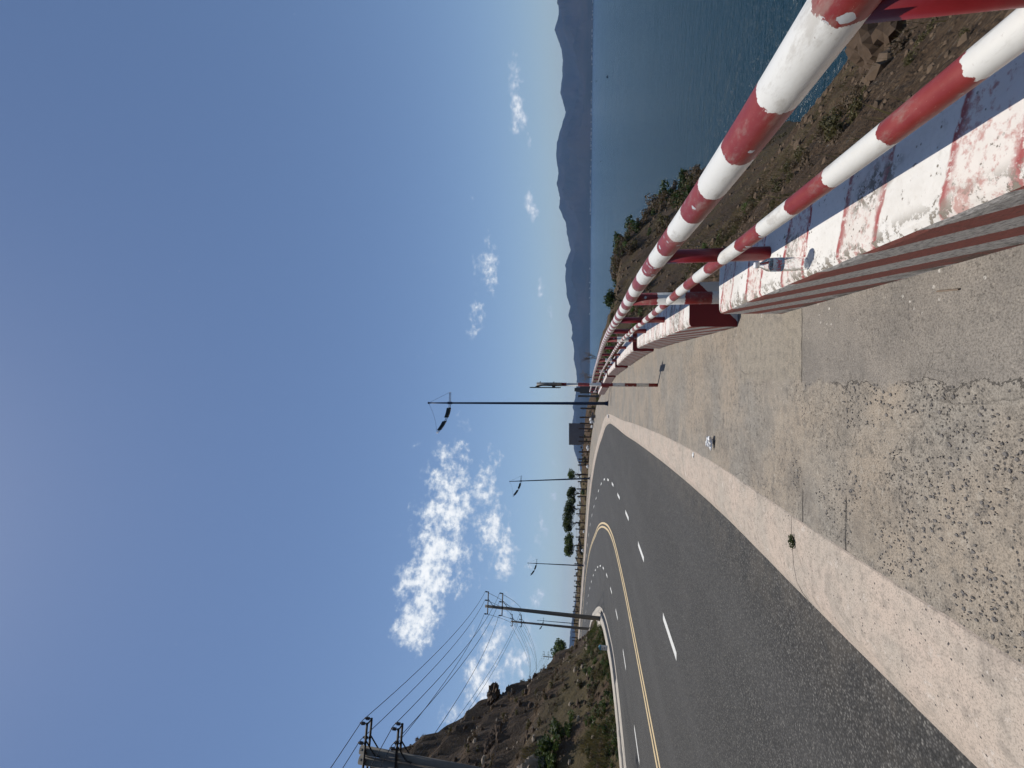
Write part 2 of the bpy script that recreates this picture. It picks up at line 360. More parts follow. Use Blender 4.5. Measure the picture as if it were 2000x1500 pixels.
def mat_sidewalk():
    m, n, b = material('worn_pavement_concrete'); p = n.pos(); x, y, z = n.sep(p)
    w = n.noise(p, 2.2, 5, 0.6); w1 = n.noise(p, 0.8, 4); fine = n.noise(p, 220, 2, 0.6); mid = n.noise(p, 14, 6, 0.68)
    tan = n.mix(n.smooth(w1, 0.38, 0.62), (0.365, 0.302, 0.232), (0.295, 0.268, 0.228))
    tan = n.mix(n.smooth(w, 0.48, 0.66, 0, 0.6), tan, (0.235, 0.207, 0.172))
    tan = n.mix(n.smooth(mid, 0.45, 0.66, 0., 0.65), tan, (0.19, 0.168, 0.14))
    tan = n.mix(n.smooth(n.noise(p, 1.7, 6, 0.7, 0.5), 0.55, 0.68, 0, 0.6), tan, (0.39, 0.335, 0.265))
    tan = n.mix(n.smooth(n.noise(n.scale(p, (1, 1, 1)), 5.5, 6, 0.75, 0.4), 0.56, 0.66, 0, 0.55), tan, (0.13, 0.115, 0.098))
    # smoother grey repair strip beside the parapet, slightly paler slab by the second block
    wob = n.mul(n.sub(n.noise(p, 3.5, 6, 0.7), 0.5), 0.34)
    edge = n.sub(n.add(x, wob), 0.02)
    strip = n.mul(n.smooth(edge, -0.03, 0.03), n.smooth(y, 3.64, 3.58))
    grey = n.mix(n.smooth(w, 0.35, 0.65), (0.285, 0.255, 0.22), (0.215, 0.195, 0.172))
    grey = n.mix(n.smooth(n.noise(p, 3.2, 6, 0.75, 0.3), 0.5, 0.68, 0, 0.6), grey, (0.155, 0.14, 0.122))
    grey = n.mix(n.smooth(n.noise(p, 45, 3), 0.55, 0.75, 0, 0.5), grey, (0.13, 0.12, 0.108))
    slab = n.mul(n.mul(n.smooth(edge, 0.0, 0.05), n.smooth(y, 3.58, 3.64)), n.smooth(n.add(y, wob), 5.05, 4.85))
    pale = n.mix(n.smooth(mid, 0.4, 0.68), (0.345, 0.30, 0.235), (0.25, 0.22, 0.178))
    pale = n.mix(n.smooth(n.noise(p, 4.0, 6, 0.7), 0.52, 0.7, 0, 0.5), pale, (0.19, 0.168, 0.138))
    c = n.mix(n.mul(strip, 0.85), tan, grey)
    c = n.mix(n.mul(slab, 0.8), c, pale)
    # dark scoured aggregate
    zone = n.maxi(n.mul(n.smooth(n.noise(p, 1.3, 4, 0.6), 0.48, 0.60), 1.0), n.smooth(y, 3.0, 2.5))
    agg = n.vor(p, 42); agg2 = n.vor(p, 85)
    spots = n.mul(n.mul(n.smooth(agg, 0.30, 0.18), n.smooth(n.noise(p, 9, 3), 0.46, 0.58)), zone)
    spots = n.maxi(spots, n.mul(n.mul(n.smooth(agg2, 0.32, 0.2), n.smooth(mid, 0.5, 0.62)), n.mul(zone, 0.8)))
    c = n.mix(n.mul(spots, n.sub(1.0, n.mul(n.maxi(strip, slab), 0.85))), c, (0.058, 0.056, 0.058))
    # hairline cracks and the two open joints across the walk
    ck = n.vor(n.add_v(p, n.noise_v(p, 3.0, 0.16)), 1.25, 'DISTANCE_TO_EDGE')
    crack = n.mul(n.mul(n.smooth(ck, 0.005, 0.002), n.smooth(w1, 0.50, 0.62)), 0.6)
    jy = n.add(y, n.mul(n.sub(n.noise(p, 5, 4), 0.5), 0.05))
    j1 = n.mul(n.smooth(n.math('ABSOLUTE', n.sub(jy, 3.61)), 0.007, 0.003), n.smooth(x, 0.02, 0.04))
    j2 = n.mul(n.smooth(n.math('ABSOLUTE', n.sub(jy, 3.02)), 0.010, 0.004), n.smooth(x, -0.62, -0.66))
    j3 = n.mul(n.smooth(n.math('ABSOLUTE', n.sub(jy, 3.58)), 0.010, 0.004), n.smooth(x, -0.70, -0.74))
    j4 = n.mul(n.smooth(n.math('ABSOLUTE', n.sub(edge, 0.0)), 0.006, 0.002), n.mul(n.smooth(y, 3.6, 3.59), n.smooth(n.noise(p, 1.6, 3), 0.4, 0.5)))
    allc = n.maxi(n.maxi(crack, j1), n.maxi(n.maxi(j2, j3), n.mul(j4, 0.8)))
    c = n.mix(n.mul(allc, 0.85), c, (0.035, 0.032, 0.03))
    # old white and red paint drips near the blocks
    drip = n.mul(n.smooth(n.vor(p, 17), 0.17, 0.12), n.smooth(n.sub(x, n.mul(y, 0.031)), 0.18, 0.40))
    c = n.mix(n.mul(drip, n.smooth(n.noise(p, 6, 2), 0.5, 0.6)), c, (0.62, 0.58, 0.52))
    c = n.mix(n.smooth(n.noise(p, 110, 3, 0.7), 0.42, 0.64, 0.0, 0.55), c, (0.085, 0.074, 0.062))
    c = n.mix(n.smooth(n.noise(p, 60, 3, 0.7), 0.60, 0.75, 0.0, 0.6), c, (0.52, 0.46, 0.37))
    notsm = n.sub(1.0, n.mul(n.maxi(strip, slab), 0.6))
    c = n.mix(n.mul(n.mul(n.smooth(n.noise(p, 20, 6, 0.82), 0.55, 0.62), notsm), 0.55), c, (0.42, 0.375, 0.31))
    pits = n.mul(n.mul(n.smooth(n.noise(p, 38, 6, 0.82), 0.56, 0.62), n.smooth(n.noise(p, 2.1, 4, 0.6), 0.42, 0.58)), notsm)
    c = n.mix(n.mul(pits, 0.75), c, (0.095, 0.085, 0.073))
    stain = n.mul(n.smooth(n.noise(p, 1.1, 6, 0.7, 0.6), 0.50, 0.70), n.smooth(x, 0.0, -0.5))
    c = n.mix(n.mul(stain, 0.48), c, (0.135, 0.115, 0.095))
    h = n.sub(n.sub(n.sub(n.add(n.mul(mid, 0.8), n.mul(fine, 0.2)), n.mul(allc, 0.9)), n.mul(spots, 0.35)), n.mul(pits, 0.5))
    bset(n, b, c, 0.9, n.bump(h, 0.75, 0.012), spec=0.25)
    return m
def _add_v(s, a, bv):
    x = s.node('ShaderNodeVectorMath', operation='ADD'); s.set(x.inputs[0], a); s.set(x.inputs[1], bv); return x.outputs[0]
def _noise_v(s, vec, scale, amp):
    x = s.node('ShaderNodeTexNoise'); s.set(x.inputs['Vector'], vec); x.inputs['Scale'].default_value = scale; x.inputs['Detail'].default_value = 5
    y = s.node('ShaderNodeVectorMath', operation='MULTIPLY_ADD'); s.set(y.inputs[0], x.outputs[1]); y.inputs[1].default_value = (amp,)*3; y.inputs[2].default_value = (-amp/2,)*3
    return y.outputs[0]
N.add_v = _add_v; N.noise_v = _noise_v

def mat_kerb():
    m, n, b = material('kerb_concrete'); p = n.pos()
    w = n.noise(p, 2.0, 5, 0.6); mid = n.noise(p, 16, 6, 0.65); fine = n.noise(p, 240, 2)
    c = n.mix(n.smooth(w, 0.35, 0.65), (0.52, 0.425, 0.345), (0.44, 0.38, 0.315))
    c = n.mix(n.smooth(n.noise(p, 1.1, 5, 0.65), 0.5, 0.7, 0, 0.6), c, (0.56, 0.445, 0.365))
    c = n.mix(n.smooth(mid, 0.47, 0.70, 0, 0.6), c, (0.265, 0.225, 0.187))
    c = n.mix(n.smooth(n.noise(p, 1.9, 7, 0.75, 0.8), 0.52, 0.66, 0, 0.5), c, (0.27, 0.232, 0.195))
    c = n.mix(n.smooth(n.noise(p, 4.2, 6, 0.75, 0.6), 0.58, 0.66, 0, 0.55), c, (0.25, 0.215, 0.18))
    c = n.mix(n.smooth(n.noise(p, 7.5, 6, 0.75, 0.4), 0.60, 0.66, 0, 0.8), c, (0.60, 0.53, 0.46))
    c = n.mix(n.mul(n.smooth(n.vor(p, 30), 0.18, 0.13), n.smooth(n.noise(p, 5, 4), 0.46, 0.56)), c, (0.06, 0.055, 0.055))
    c = n.mix(n.smooth(n.noise(p, 120, 3, 0.7), 0.45, 0.68, 0, 0.55), c, (0.14, 0.12, 0.10))
    bset(n, b, c, 0.88, n.bump(n.add(n.mul(mid, 0.6), n.mul(fine, 0.2)), 0.8, 0.012), spec=0.25)
    return m

RED = (0.205, 0.017, 0.014); RED2 = (0.27, 0.042, 0.036); WHITE = (0.70, 0.685, 0.64)
def mat_band(name, period, phase, metal_chip=True, rag=0.012):
    """red and white paint bands along u, brushed by hand: ragged joints, chips, scratches"""
    m, n, b = material(name); uv = n.uv(); p = n.pos(); u, v, _ = n.sep(uv)
    wob = n.mul(n.sub(n.noise(p, 38, 4, 0.7), 0.5), rag * 4)
    q = n.math('FRACT', n.mul(n.add(n.add(u, wob), -phase), 1 / period))
    red = n.mul(n.smooth(q, 0.0, 0.004), n.smooth(q, 0.5, 0.496))
    fl = n.noise(p, 70, 4, 0.7)
    dirt = n.noise(p, 9, 5, 0.6)
    wc = n.mix(n.smooth(dirt, 0.45, 0.75, 0, 0.35), WHITE, (0.60, 0.575, 0.52))
    rc = n.mix(n.smooth(dirt, 0.4, 0.7, 0, 0.6), RED, RED2)
    rc = n.mix(n.smooth(n.noise(n.scale(p, (1, 0.25, 1)), 240, 3, 0.7), 0.66, 0.72, 0, 0.5), rc, (0.5, 0.25, 0.2))
    c = n.mix(red, wc, rc)
    chip = n.mul(n.mul(n.smooth(n.vor(n.add_v(p, n.noise_v(p, 60, 0.02)), 15), 0.22, 0.205), n.smooth(n.noise(p, 4.0, 2), 0.47, 0.52)), red)
    c = n.mix(chip, c, (0.46, 0.47, 0.48))
    grime = n.mul(n.smooth(n.noise(n.scale(p, (1, 0.35, 1)), 14, 6, 0.75), 0.50, 0.68), 0.45)
    c = n.mix(grime, c, (0.30, 0.26, 0.21))
    rust = n.mul(n.smooth(n.noise(p, 48, 5, 0.75), 0.66, 0.70), n.smooth(n.noise(p, 5, 3), 0.5, 0.62))
    c = n.mix(n.mul(rust, 0.8), c, (0.16, 0.075, 0.035))
    h = n.add(n.mul(n.noise(p, 26, 4, 0.6), 0.5), n.mul(fl, 0.2))
    bset(n, b, c, n.add(0.34, n.mul(dirt, 0.22)), n.bump(n.sub(h, chip), 0.35, 0.004), spec=0.45)
    return m

def mat_block_top():
    m, n, b = material('parapet_top_paint'); uv = n.uv(); p = n.pos(); u, v, _ = n.sep(uv)
    wob = n.mul(n.sub(n.noise(p, 4, 4), 0.5), 0.10)
    q = n.math('FRACT', n.mul(n.add(n.add(u, wob), n.mul(v, 0.35)), 1 / 0.58))
    red = n.mul(n.smooth(q, 0.0, 0.02), n.smooth(q, 0.5, 0.48))
    rim = n.mul(red, n.maxi(n.smooth(q, 0.09, 0.03), n.smooth(q, 0.41, 0.47)))
    wear = n.noise(p, 34, 6, 0.72); wear2 = n.noise(p, 7, 4, 0.6)
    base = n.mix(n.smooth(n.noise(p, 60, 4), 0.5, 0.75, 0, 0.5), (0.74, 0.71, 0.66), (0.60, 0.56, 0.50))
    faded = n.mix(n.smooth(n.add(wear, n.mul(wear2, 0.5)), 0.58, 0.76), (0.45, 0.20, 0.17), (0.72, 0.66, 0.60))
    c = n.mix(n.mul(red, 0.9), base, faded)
    c = n.mix(n.mul(rim, n.smooth(wear, 0.62, 0.5)), c, (0.33, 0.055, 0.055))
    chipm = n.mul(n.smooth(n.noise(p, 22, 6, 0.75), 0.60, 0.625), n.smooth(wear2, 0.46, 0.56))
    chipm = n.maxi(chipm, n.mul(n.smooth(n.vor(p, 40), 0.20, 0.16), n.smooth(n.noise(p, 11, 3), 0.52, 0.6)))
    peel = n.mul(n.smooth(v, 0.10, 0.02), n.smooth(n.noise(p, 13, 6, 0.75), 0.50, 0.54))
    patch = n.mul(n.smooth(n.noise(p, 3.1, 3), 0.56, 0.66), n.smooth(n.noise(p, 30, 6, 0.78), 0.47, 0.52))
    chipm = n.maxi(chipm, n.maxi(peel, patch))
    c = n.mix(n.smooth(n.noise(p, 2.0, 5, 0.7), 0.42, 0.7, 0, 0.4), c, (0.50, 0.46, 0.40))
    c = n.mix(chipm, c, (0.235, 0.205, 0.165))
    bset(n, b, c, 0.8, n.bump(n.sub(n.mul(wear, 0.5), n.mul(chipm, 0.8)), 0.5, 0.006), spec=0.3)
    return m

def mat_block_side():
    m, n, b = material('parapet_side_stripes'); uv = n.uv(); p = n.pos(); u, v, _ = n.sep(uv)
    _, _, z = n.sep(p)
    wob = n.mul(n.sub(n.noise(p, 30, 4, 0.7), 0.5), 0.03)
    q = n.math('FRACT', n.mul(n.add(n.sub(u, n.mul(v, 2.6)), wob), 1 / 0.66))
    red = n.mul(n.smooth(q, 0.0, 0.014), n.smooth(q, 0.5, 0.486))
    rough = n.noise(n.scale(p, (1, 1, 3)), 36, 6, 0.72); grit = n.noise(p, 150, 2)
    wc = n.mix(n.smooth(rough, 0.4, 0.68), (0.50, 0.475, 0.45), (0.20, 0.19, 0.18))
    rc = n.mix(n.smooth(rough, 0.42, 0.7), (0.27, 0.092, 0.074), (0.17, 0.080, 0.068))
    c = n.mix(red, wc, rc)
    low = n.mul(n.smooth(v, 0.13, 0.0), n.smooth(n.noise(p, 6, 5, 0.7), 0.42, 0.56))
    c = n.mix(n.mul(low, 0.8), c, (0.105, 0.095, 0.078))
    bset(n, b, c, 0.92, n.bump(n.add(rough, n.mul(grit, 0.35)), 0.9, 0.012), spec=0.2)
    return m

def mat_block_end():
    m, n, b = material('parapet_end_paint'); uv = n.uv(); p = n.pos(); u, v, _ = n.sep(uv)
    wob = n.mul(n.sub(n.noise(p, 30, 4), 0.5), 0.02)
    s_ = n.add(n.add(v, n.mul(u, -0.95)), wob)                 # u across (0 road side), v up
    red = n.mul(n.smooth(s_, -0.055, -0.05), 1.0)
    red = n.maxi(red, n.smooth(s_, -0.30, -0.305))
    g = n.noise(p, 20, 5)
    c = n.mix(red, n.mix(g, (0.66, 0.64, 0.6), (0.5, 0.48, 0.45)), n.mix(g, (0.20, 0.015, 0.018), (0.15, 0.02, 0.02)))
    bset(n, b, c, 0.7, n.bump(g, 0.3, 0.006), spec=0.35)
    return m

def simple(name, col, rough=0.7, metal=0., var=0.25, scale=6., bump=0.2, spec=0.35):
    m, n, b = material(name); p = n.pos(); g = n.noise(p, scale, 5, 0.6)
    dark = tuple(q * (1 - var) for q in col); lite = tuple(min(1, q * (1 + var * 0.6)) for q in col)
    bset(n, b, n.mix(g, dark, lite), rough, n.bump(g, bump, 0.006), metal, spec); return m

def mat_ground():
    m, n, b = material('stony_hillside'); p = n.pos(); x, y, z = n.sep(p)
    geo = n.node('ShaderNodeNewGeometry'); nz = n.sep(geo.outputs['Normal'])[2]
    a = n.noise(p, 0.55, 6, 0.65); s = n.noise(p, 3.2, 6, 0.7); f = n.noise(p, 26, 4, 0.7); vv = n.vor(p, 7.0); v2 = n.vor(p, 22)
    c = n.mix(a, (0.058, 0.036, 0.021), (0.098, 0.063, 0.037))
    c = n.mix(n.smooth(s, 0.42, 0.68), c, (0.135, 0.092, 0.056))
    c = n.mix(n.smooth(f, 0.45, 0.7, 0, 0.75), c, (0.036, 0.024, 0.017))
    c = n.mix(n.mul(n.smooth(vv, 0.28, 0.1), n.smooth(s, 0.45, 0.6)), c, (0.20, 0.165, 0.13))
    # bare rock where it is steep and on the left hill
    hillm = n.smooth(x, -12, -14)
    rock = n.mul(n.smooth(nz, 0.80, 0.60), n.smooth(a, 0.3, 0.55))
    rk = n.mix(n.smooth(f, 0.35, 0.65), (0.135, 0.098, 0.070), (0.050, 0.037, 0.028))
    c = n.mix(n.mul(rock, 0.8), c, rk)
    # dry olive sward low on the hill and thin growth on the shelf
    low = n.mul(hillm, n.mul(n.smooth(z, 6.5, 2.5), n.smooth(n.noise(p, 0.28, 4), 0.40, 0.55)))
    shelf = n.mul(n.mul(n.smooth(x, -3, 1), n.smooth(y, 14, 24)), n.smooth(n.noise(p, 0.5, 5), 0.42, 0.6))
    c = n.mix(n.maxi(n.mul(low, 0.7), n.mul(shelf, 0.45)), c, n.mix(f, (0.075, 0.060, 0.027), (0.13, 0.105, 0.05)))
    h = n.add(n.add(n.mul(s, 1.0), n.mul(f, 0.5)), n.add(n.mul(vv, 0.5), n.mul(v2, 0.25)))
    bset(n, b, c, 0.95, n.bump(h, 1.0, 0.09), spec=0.15)
    return m

def mat_leaf(name, c1, c2, trans=0.3):
    m, n, b = material(name); p = n.pos()
    g = n.noise(p, 2.4, 3, 0.6); g2 = n.noise(p, 30, 2)
    c = n.mix(n.smooth(n.add(n.mul(g, 0.7), n.mul(g2, 0.3)), 0.35, 0.65), c1, c2)
    bset(n, b, c, 0.6, spec=0.3)
    t = n.node('ShaderNodeBsdfTranslucent'); n.set(t.inputs[0], n.mix(0.35, c, (c2[0]*1.4, c2[1]*1.3, c2[2]*0.8)))
    mx = n.node('ShaderNodeMixShader'); mx.inputs[0].default_value = trans
    n.l.new(b.outputs[0], mx.inputs[1]); n.l.new(t.outputs[0], mx.inputs[2])
    n.l.new(mx.outputs[0], m.node_tree.nodes['Material Output'].inputs['Surface'])
    return m

def mat_sea():
    m, n, b = material('sea_water'); p = n.pos()
    r = n.node('ShaderNodeVectorRotate'); r.inputs['Angle'].default_value = R(24); n.set(r.inputs['Vector'], p); pr = r.outputs[0]
    w1 = n.noise(n.scale(pr, (0.22, 0.75, 1)), 0.55, 4, 0.62, 0.4); w2 = n.noise(n.scale(pr, (0.5, 1.2, 1)), 2.2, 3, 0.6, 0.3)
    streak = n.noise(n.scale(pr, (0.012, 0.05, 1)), 0.5, 4, 0.6)
    c = n.mix(streak, (0.003, 0.020, 0.032), (0.005, 0.028, 0.042))
    h = n.add(w1, n.mul(w2, 0.28))
    bset(n, b, c, n.add(0.14, n.mul(streak, 0.16)), n.bump(h, 0.9, 1.3), spec=0.36)
    b.inputs['IOR'].default_value = 1.33
    return m

M = dict(
    asphalt=mat_asphalt(), walk=mat_sidewalk(), kerb=mat_kerb(), ground=mat_ground(), sea=mat_sea(),
    top=mat_block_top(), side=mat_block_side(), end=mat_block_end(),
    rail=mat_band('rail_paint', 0.58, 1.235 + 12.0, True), rail_low=mat_band('lower_rail_paint', 0.59, 1.15 + 12.0, True),
    post=mat_band('post_paint', 0.49, 0.66), marker=mat_band('marker_post_paint', 0.50, -0.06, rag=0.003),
    redpost=simple('dark_red_gloss_paint', (0.20, 0.012, 0.015), 0.35, 0, 0.3, 18, 0.15, 0.5),
    line_w=simple('white_road_paint', (0.66, 0.65, 0.61), 0.7, 0, 0.25, 30), line_y=simple('yellow_road_paint', (0.60, 0.46, 0.26), 0.7, 0, 0.25, 24),
    blue=simple('dark_blue_steel_paint', (0.008, 0.024, 0.065), 0.42, 0.2, 0.3, 5, 0.1, 0.5),
    panel=simple('lamp_housing', (0.016, 0.03, 0.035), 0.5, 0.2, 0.2, 8, 0.05), lens=simple('lamp_lens', (0.42, 0.40, 0.36), 0.3, 0, 0.1, 8, 0.02),
    steel=simple('galvanised_steel', (0.11, 0.115, 0.125), 0.55, 0.5, 0.25, 12, 0.1), dark=simple('dark_steel_and_slot_shade', (0.022, 0.02, 0.02), 0.6, 0.2, 0.3, 12, 0.1),
    porcelain=simple('brown_porcelain', (0.035, 0.018, 0.014), 0.3, 0, 0.3, 8, 0.05, 0.6),
    polec=simple('pole_concrete', (0.17, 0.155, 0.135), 0.9, 0, 0.3, 4, 0.3), wire=simple('cable', (0.018, 0.018, 0.022), 0.6, 0.1, 0.1, 4, 0.),
    wood=simple('weathered_post', (0.085, 0.06, 0.047), 0.9, 0, 0.4, 12, 0.5), bark=simple('bark', (0.10, 0.075, 0.055), 0.95, 0, 0.4, 14, 0.6),
    twig=simple('dry_twig', (0.21, 0.16, 0.12), 0.95, 0, 0.35, 10, 0.3),
    board=simple('billboard_back_sheet', (0.17, 0.165, 0.175), 0.7, 0.0, 0.18, 2.5, 0.1), boardf=simple('billboard_frame', (0.06, 0.058, 0.06), 0.6, 0.3, 0.2, 5, 0.1),
    grey=simple('grey_concrete', (0.13, 0.125, 0.12), 0.9, 0, 0.3, 5, 0.4), pale=simple('pale_concrete', (0.48, 0.43, 0.36), 0.9, 0, 0.3, 5, 0.4),
    plate=simple('sign_back_metal', (0.05, 0.042, 0.036), 0.55, 0.4, 0.3, 10, 0.1), plate_f=simple('reflective_sheet_yellow', (0.55, 0.36, 0.03), 0.4, 0, 0.1, 8, 0.),
    cap=simple('post_sleeve_grey', (0.24, 0.235, 0.225), 0.55, 0.1, 0.15, 10, 0.1),
    plastic=simple('white_plastic_film', (0.80, 0.80, 0.79), 0.45, 0, 0.08, 14, 0.2, 0.5), paper=simple('white_paper', (0.74, 0.74, 0.72), 0.8, 0, 0.1, 30, 0.2),
    rock=simple('brown_rock', (0.135, 0.095, 0.064), 0.95, 0, 0.55, 7, 1.0, 0.15), rockp=simple('pale_rock', (0.33, 0.27, 0.205), 0.95, 0, 0.5, 4, 1.0, 0.15),
    rockd=simple('dark_rock', (0.092, 0.063, 0.043), 0.95, 0, 0.5, 6, 1.0, 0.15), pebble=simple('dark_pebble', (0.175, 0.160, 0.147), 0.85, 0, 0.75, 32, 0.3, 0.3),
    leaf_d=mat_leaf('dark_green_leaf', (0.022, 0.040, 0.012), (0.060, 0.088, 0.022)), leaf_g=mat_leaf('green_leaf', (0.034, 0.062, 0.014), (0.095, 0.135, 0.035)),
    leaf_o=mat_leaf('olive_dry_leaf', (0.062, 0.058, 0.024), (0.125, 0.105, 0.045)), leaf_b=mat_leaf('brown_dry_leaf', (0.075, 0.052, 0.032), (0.15, 0.11, 0.07)),
    grass_d=mat_leaf('dry_grass_blade', (0.095, 0.078, 0.034), (0.175, 0.145, 0.07)), grass_g=mat_leaf('green_grass_blade', (0.045, 0.065, 0.016), (0.10, 0.115, 0.035)),
    bluetop=simple('faded_blue_paint', (0.10, 0.25, 0.33), 0.6, 0, 0.2, 12, 0.1), stone=simple('whitewashed_stone', (0.55, 0.54, 0.53), 0.8, 0, 0.15, 12, 0.3),
    ink=simple('dark_lettering', (0.03, 0.035, 0.06), 0.7, 0, 0.1, 12, 0.), hull=simple('boat_hull_paint', (0.03, 0.035, 0.045), 0.6, 0, 0.2, 2, 0.1),
    house=simple('far_house_wall', (0.62, 0.58, 0.53), 0.9, 0, 0.25, 0.02, 0.), white_p=simple('white_metal_sheet', (0.70, 0.70, 0.72), 0.5, 0, 0.1, 6, 0.05),
)
def mat_mountain():
    m, n, b = material('forested_mountain'); p = n.pos()
    a = n.noise(p, 0.0035, 6, 0.6); f = n.noise(p, 0.02, 5, 0.65)
    c = n.mix(n.smooth(a, 0.4, 0.65), (0.013, 0.018, 0.015), (0.026, 0.026, 0.022))
    c = n.mix(n.smooth(f, 0.55, 0.75, 0, 0.5), c, (0.036, 0.034, 0.030))
    bset(n, b, c, 1.0, spec=0.0); return m
M['mount'] = mat_mountain()

# ------------------------------------------------------------------ ground, sea, mountains
def axis(*seg):
    o = []
    for a, b, s in seg: o.extend(np.arange(a, b, s))
    return np.array(o + [seg[-1][1]])
gx = axis((-170,-46,7),(-46,-35,1.0),(-35,-13,0.24),(-13,0.7,1.3),(0.7,11,0.17),(11,30,0.45),(30,170,6))
gy = axis((-30,0,2),(0,14,0.18),(14,56,0.32),(56,132,1.1),(132,290,10))
GX, GY = np.meshgrid(gx, gy); PP = np.stack([GX.ravel(), GY.ravel()], 1)
GZ = terrain(PP)
nx, ny = len(gx), len(gy)
mb = MB(); mb.v = np.stack([PP[:, 0], PP[:, 1], GZ], 1).tolist()
idx = np.arange(nx * ny).reshape(ny, nx)
mb.f = np.stack([idx[:-1, :-1], idx[:-1, 1:], idx[1:, 1:], idx[1:, :-1]], -1).reshape(-1, 4).tolist()
mb.mi = [0] * len(mb.f); mb.uv = [None] * len(mb.f)
tag(mb.build('hillside_ground', M['ground'], smooth=False), 'stony brown hillside falling to the sea and rising inside the bend', kind='structure')

mb = MB(); mb.v = [(-12000, -3000, -20), (12000, -3000, -20), (12000, 16000, -20), (-12000, 16000, -20)]; mb.face([0, 1, 2, 3])
tag(mb.build('sea', M['sea']), 'calm dark teal bay below the coast road', kind='structure')

RIDGE = [(75,2.6),(60,3.4),(50,2.6),(44,3.3),(39.17,3.04),(38.16,2.88),(36.99,3.36),(35.27,2.71),(34.34,2.63),(32.96,2.71),(31.74,2.94),(29.91,2.4),(27.25,3.36),(26.06,3.5),(25.3,3.46),(23.9,3.26),(22.96,3.28),(21.99,3.09),(20.43,3.17),(18.86,2.52),(17.62,2.41),(16.76,2.18),(15.73,1.97),(14.88,2.36),(13.72,2.54),(12.78,2.6),(10.46,2.42),(9.31,2.0),(8.23,2.24),(6.76,1.69),(5.42,1.74),(4.13,1.52),(3.02,1.61),(1.67,1.26),(0.31,1.2),(-1.54,1.35),(-2.78,1.68),(-3.27,1.5),(-4.57,1.67),(-6.1,1.59),(-7.19,1.52),(-8.04,1.41),(-8.76,1.14),(-9.47,0.83),(-10.3,0.66),(-11.5,0.3),(-12.5,0.0)]
RIDGE2 = [(7.6,-0.33),(6.8,-0.22),(5.9,0.23),(5.1,0.65),(4.37,1.01),(3.45,0.94),(1.91,0.81),(0.38,0.43),(-0.55,0.18),(-1.6,-0.2),(-2.2,-0.33)]
RIDGE3 = [(-20.5,-0.3),(-22.0,0.35),(-23.34,0.83),(-24.81,1.14),(-26.08,1.34),(-27.57,1.53),(-28.78,1.6),(-30.68,1.93),(-34,2.4),(-40,2.2),(-50,3.0),(-65,2.2),(-80,2.4)]
def mountains(name, label, ridge, r0, r1, r2, seed):
    ridge = sorted(ridge); A = np.array([q[0] for q in ridge]); E_ = np.array([q[1] for q in ridge])
    az_ = np.arange(A[0], A[-1], 0.16); el_ = np.interp(az_, A, E_)
    el_ = el_ + np.array([0.05 * mn.noise(Vector((q * 1.9, seed, 0))) + 0.035 * mn.noise(Vector((q * 5.3, seed, 2.0))) for q in az_]) * np.clip((el_ + 0.3) * 2, 0, 1)
    rows = 15; mb = MB()
    for j in range(rows):
        t = j / (rows - 3)
        for a_, e_ in zip(az_, el_):
            rj = r0 + (r1 - r0) * min(t, 1) + (r2 - r1) * max(0, t - 1) * 3
            hz = CAM_H + r1 * math.tan(R(e_)) + 20
            pr = min(t, 1) ** 0.9 if t <= 1 else max(0, 1 - (t - 1) * 3)
            x_, y_ = rj * math.sin(R(a_)), rj * math.cos(R(a_))
            nn = mn.ridged_multi_fractal(Vector((x_ * 0.0012 + seed, y_ * 0.0012, 0)), 1.0, 2.1, 5, 1.0, 2.0) - 1.0
            zz = -20.5 + hz * pr + hz * 0.42 * nn * math.sin(math.pi * min(max(t, 0), 1)) 
            if j == 0: zz = -22
            mb.v.append((x_, y_, min(zz, -20 + hz * 1.0 + 3)))
    n_ = len(az_)
    for j in range(rows - 1):
        for i in range(n_ - 1): mb.face([j*n_+i, j*n_+i+1, (j+1)*n_+i+1, (j+1)*n_+i])
    return tag(mb.build(name, M['mount']), label, kind='structure')
mountains('mountains', 'long hazy mountain range across the bay', RIDGE, 3900, 5600, 6500, 1.3)
mountains('mountain_spur', 'lower dark spur of the mountains in front of the range', RIDGE2, 3700, 4300, 4700, 7.7)
mountains('coast_mountain', 'hazy mountain showing behind the far fence', RIDGE3, 3600, 4800, 5400, 4.2)

mb = MB()
for k in range(240):       # far town along the foot of the mountains: a thin line of specks
    a_ = R(rng.uniform(20, 41) if rng.random() < 0.8 else rng.uniform(8, 41)); rr = rng.uniform(3905, 3990)
    h_ = rng.uniform(2.5, 8)
    mb.box((rr * math.sin(a_), rr * math.cos(a_), -19 + h_ / 2), (rng.uniform(4, 12), rng.uniform(4, 10), h_), a_)
tag(mb.build('far_shore_town', M['house']), 'thin line of pale buildings on the far shore of the bay', 'town', kind='stuff')

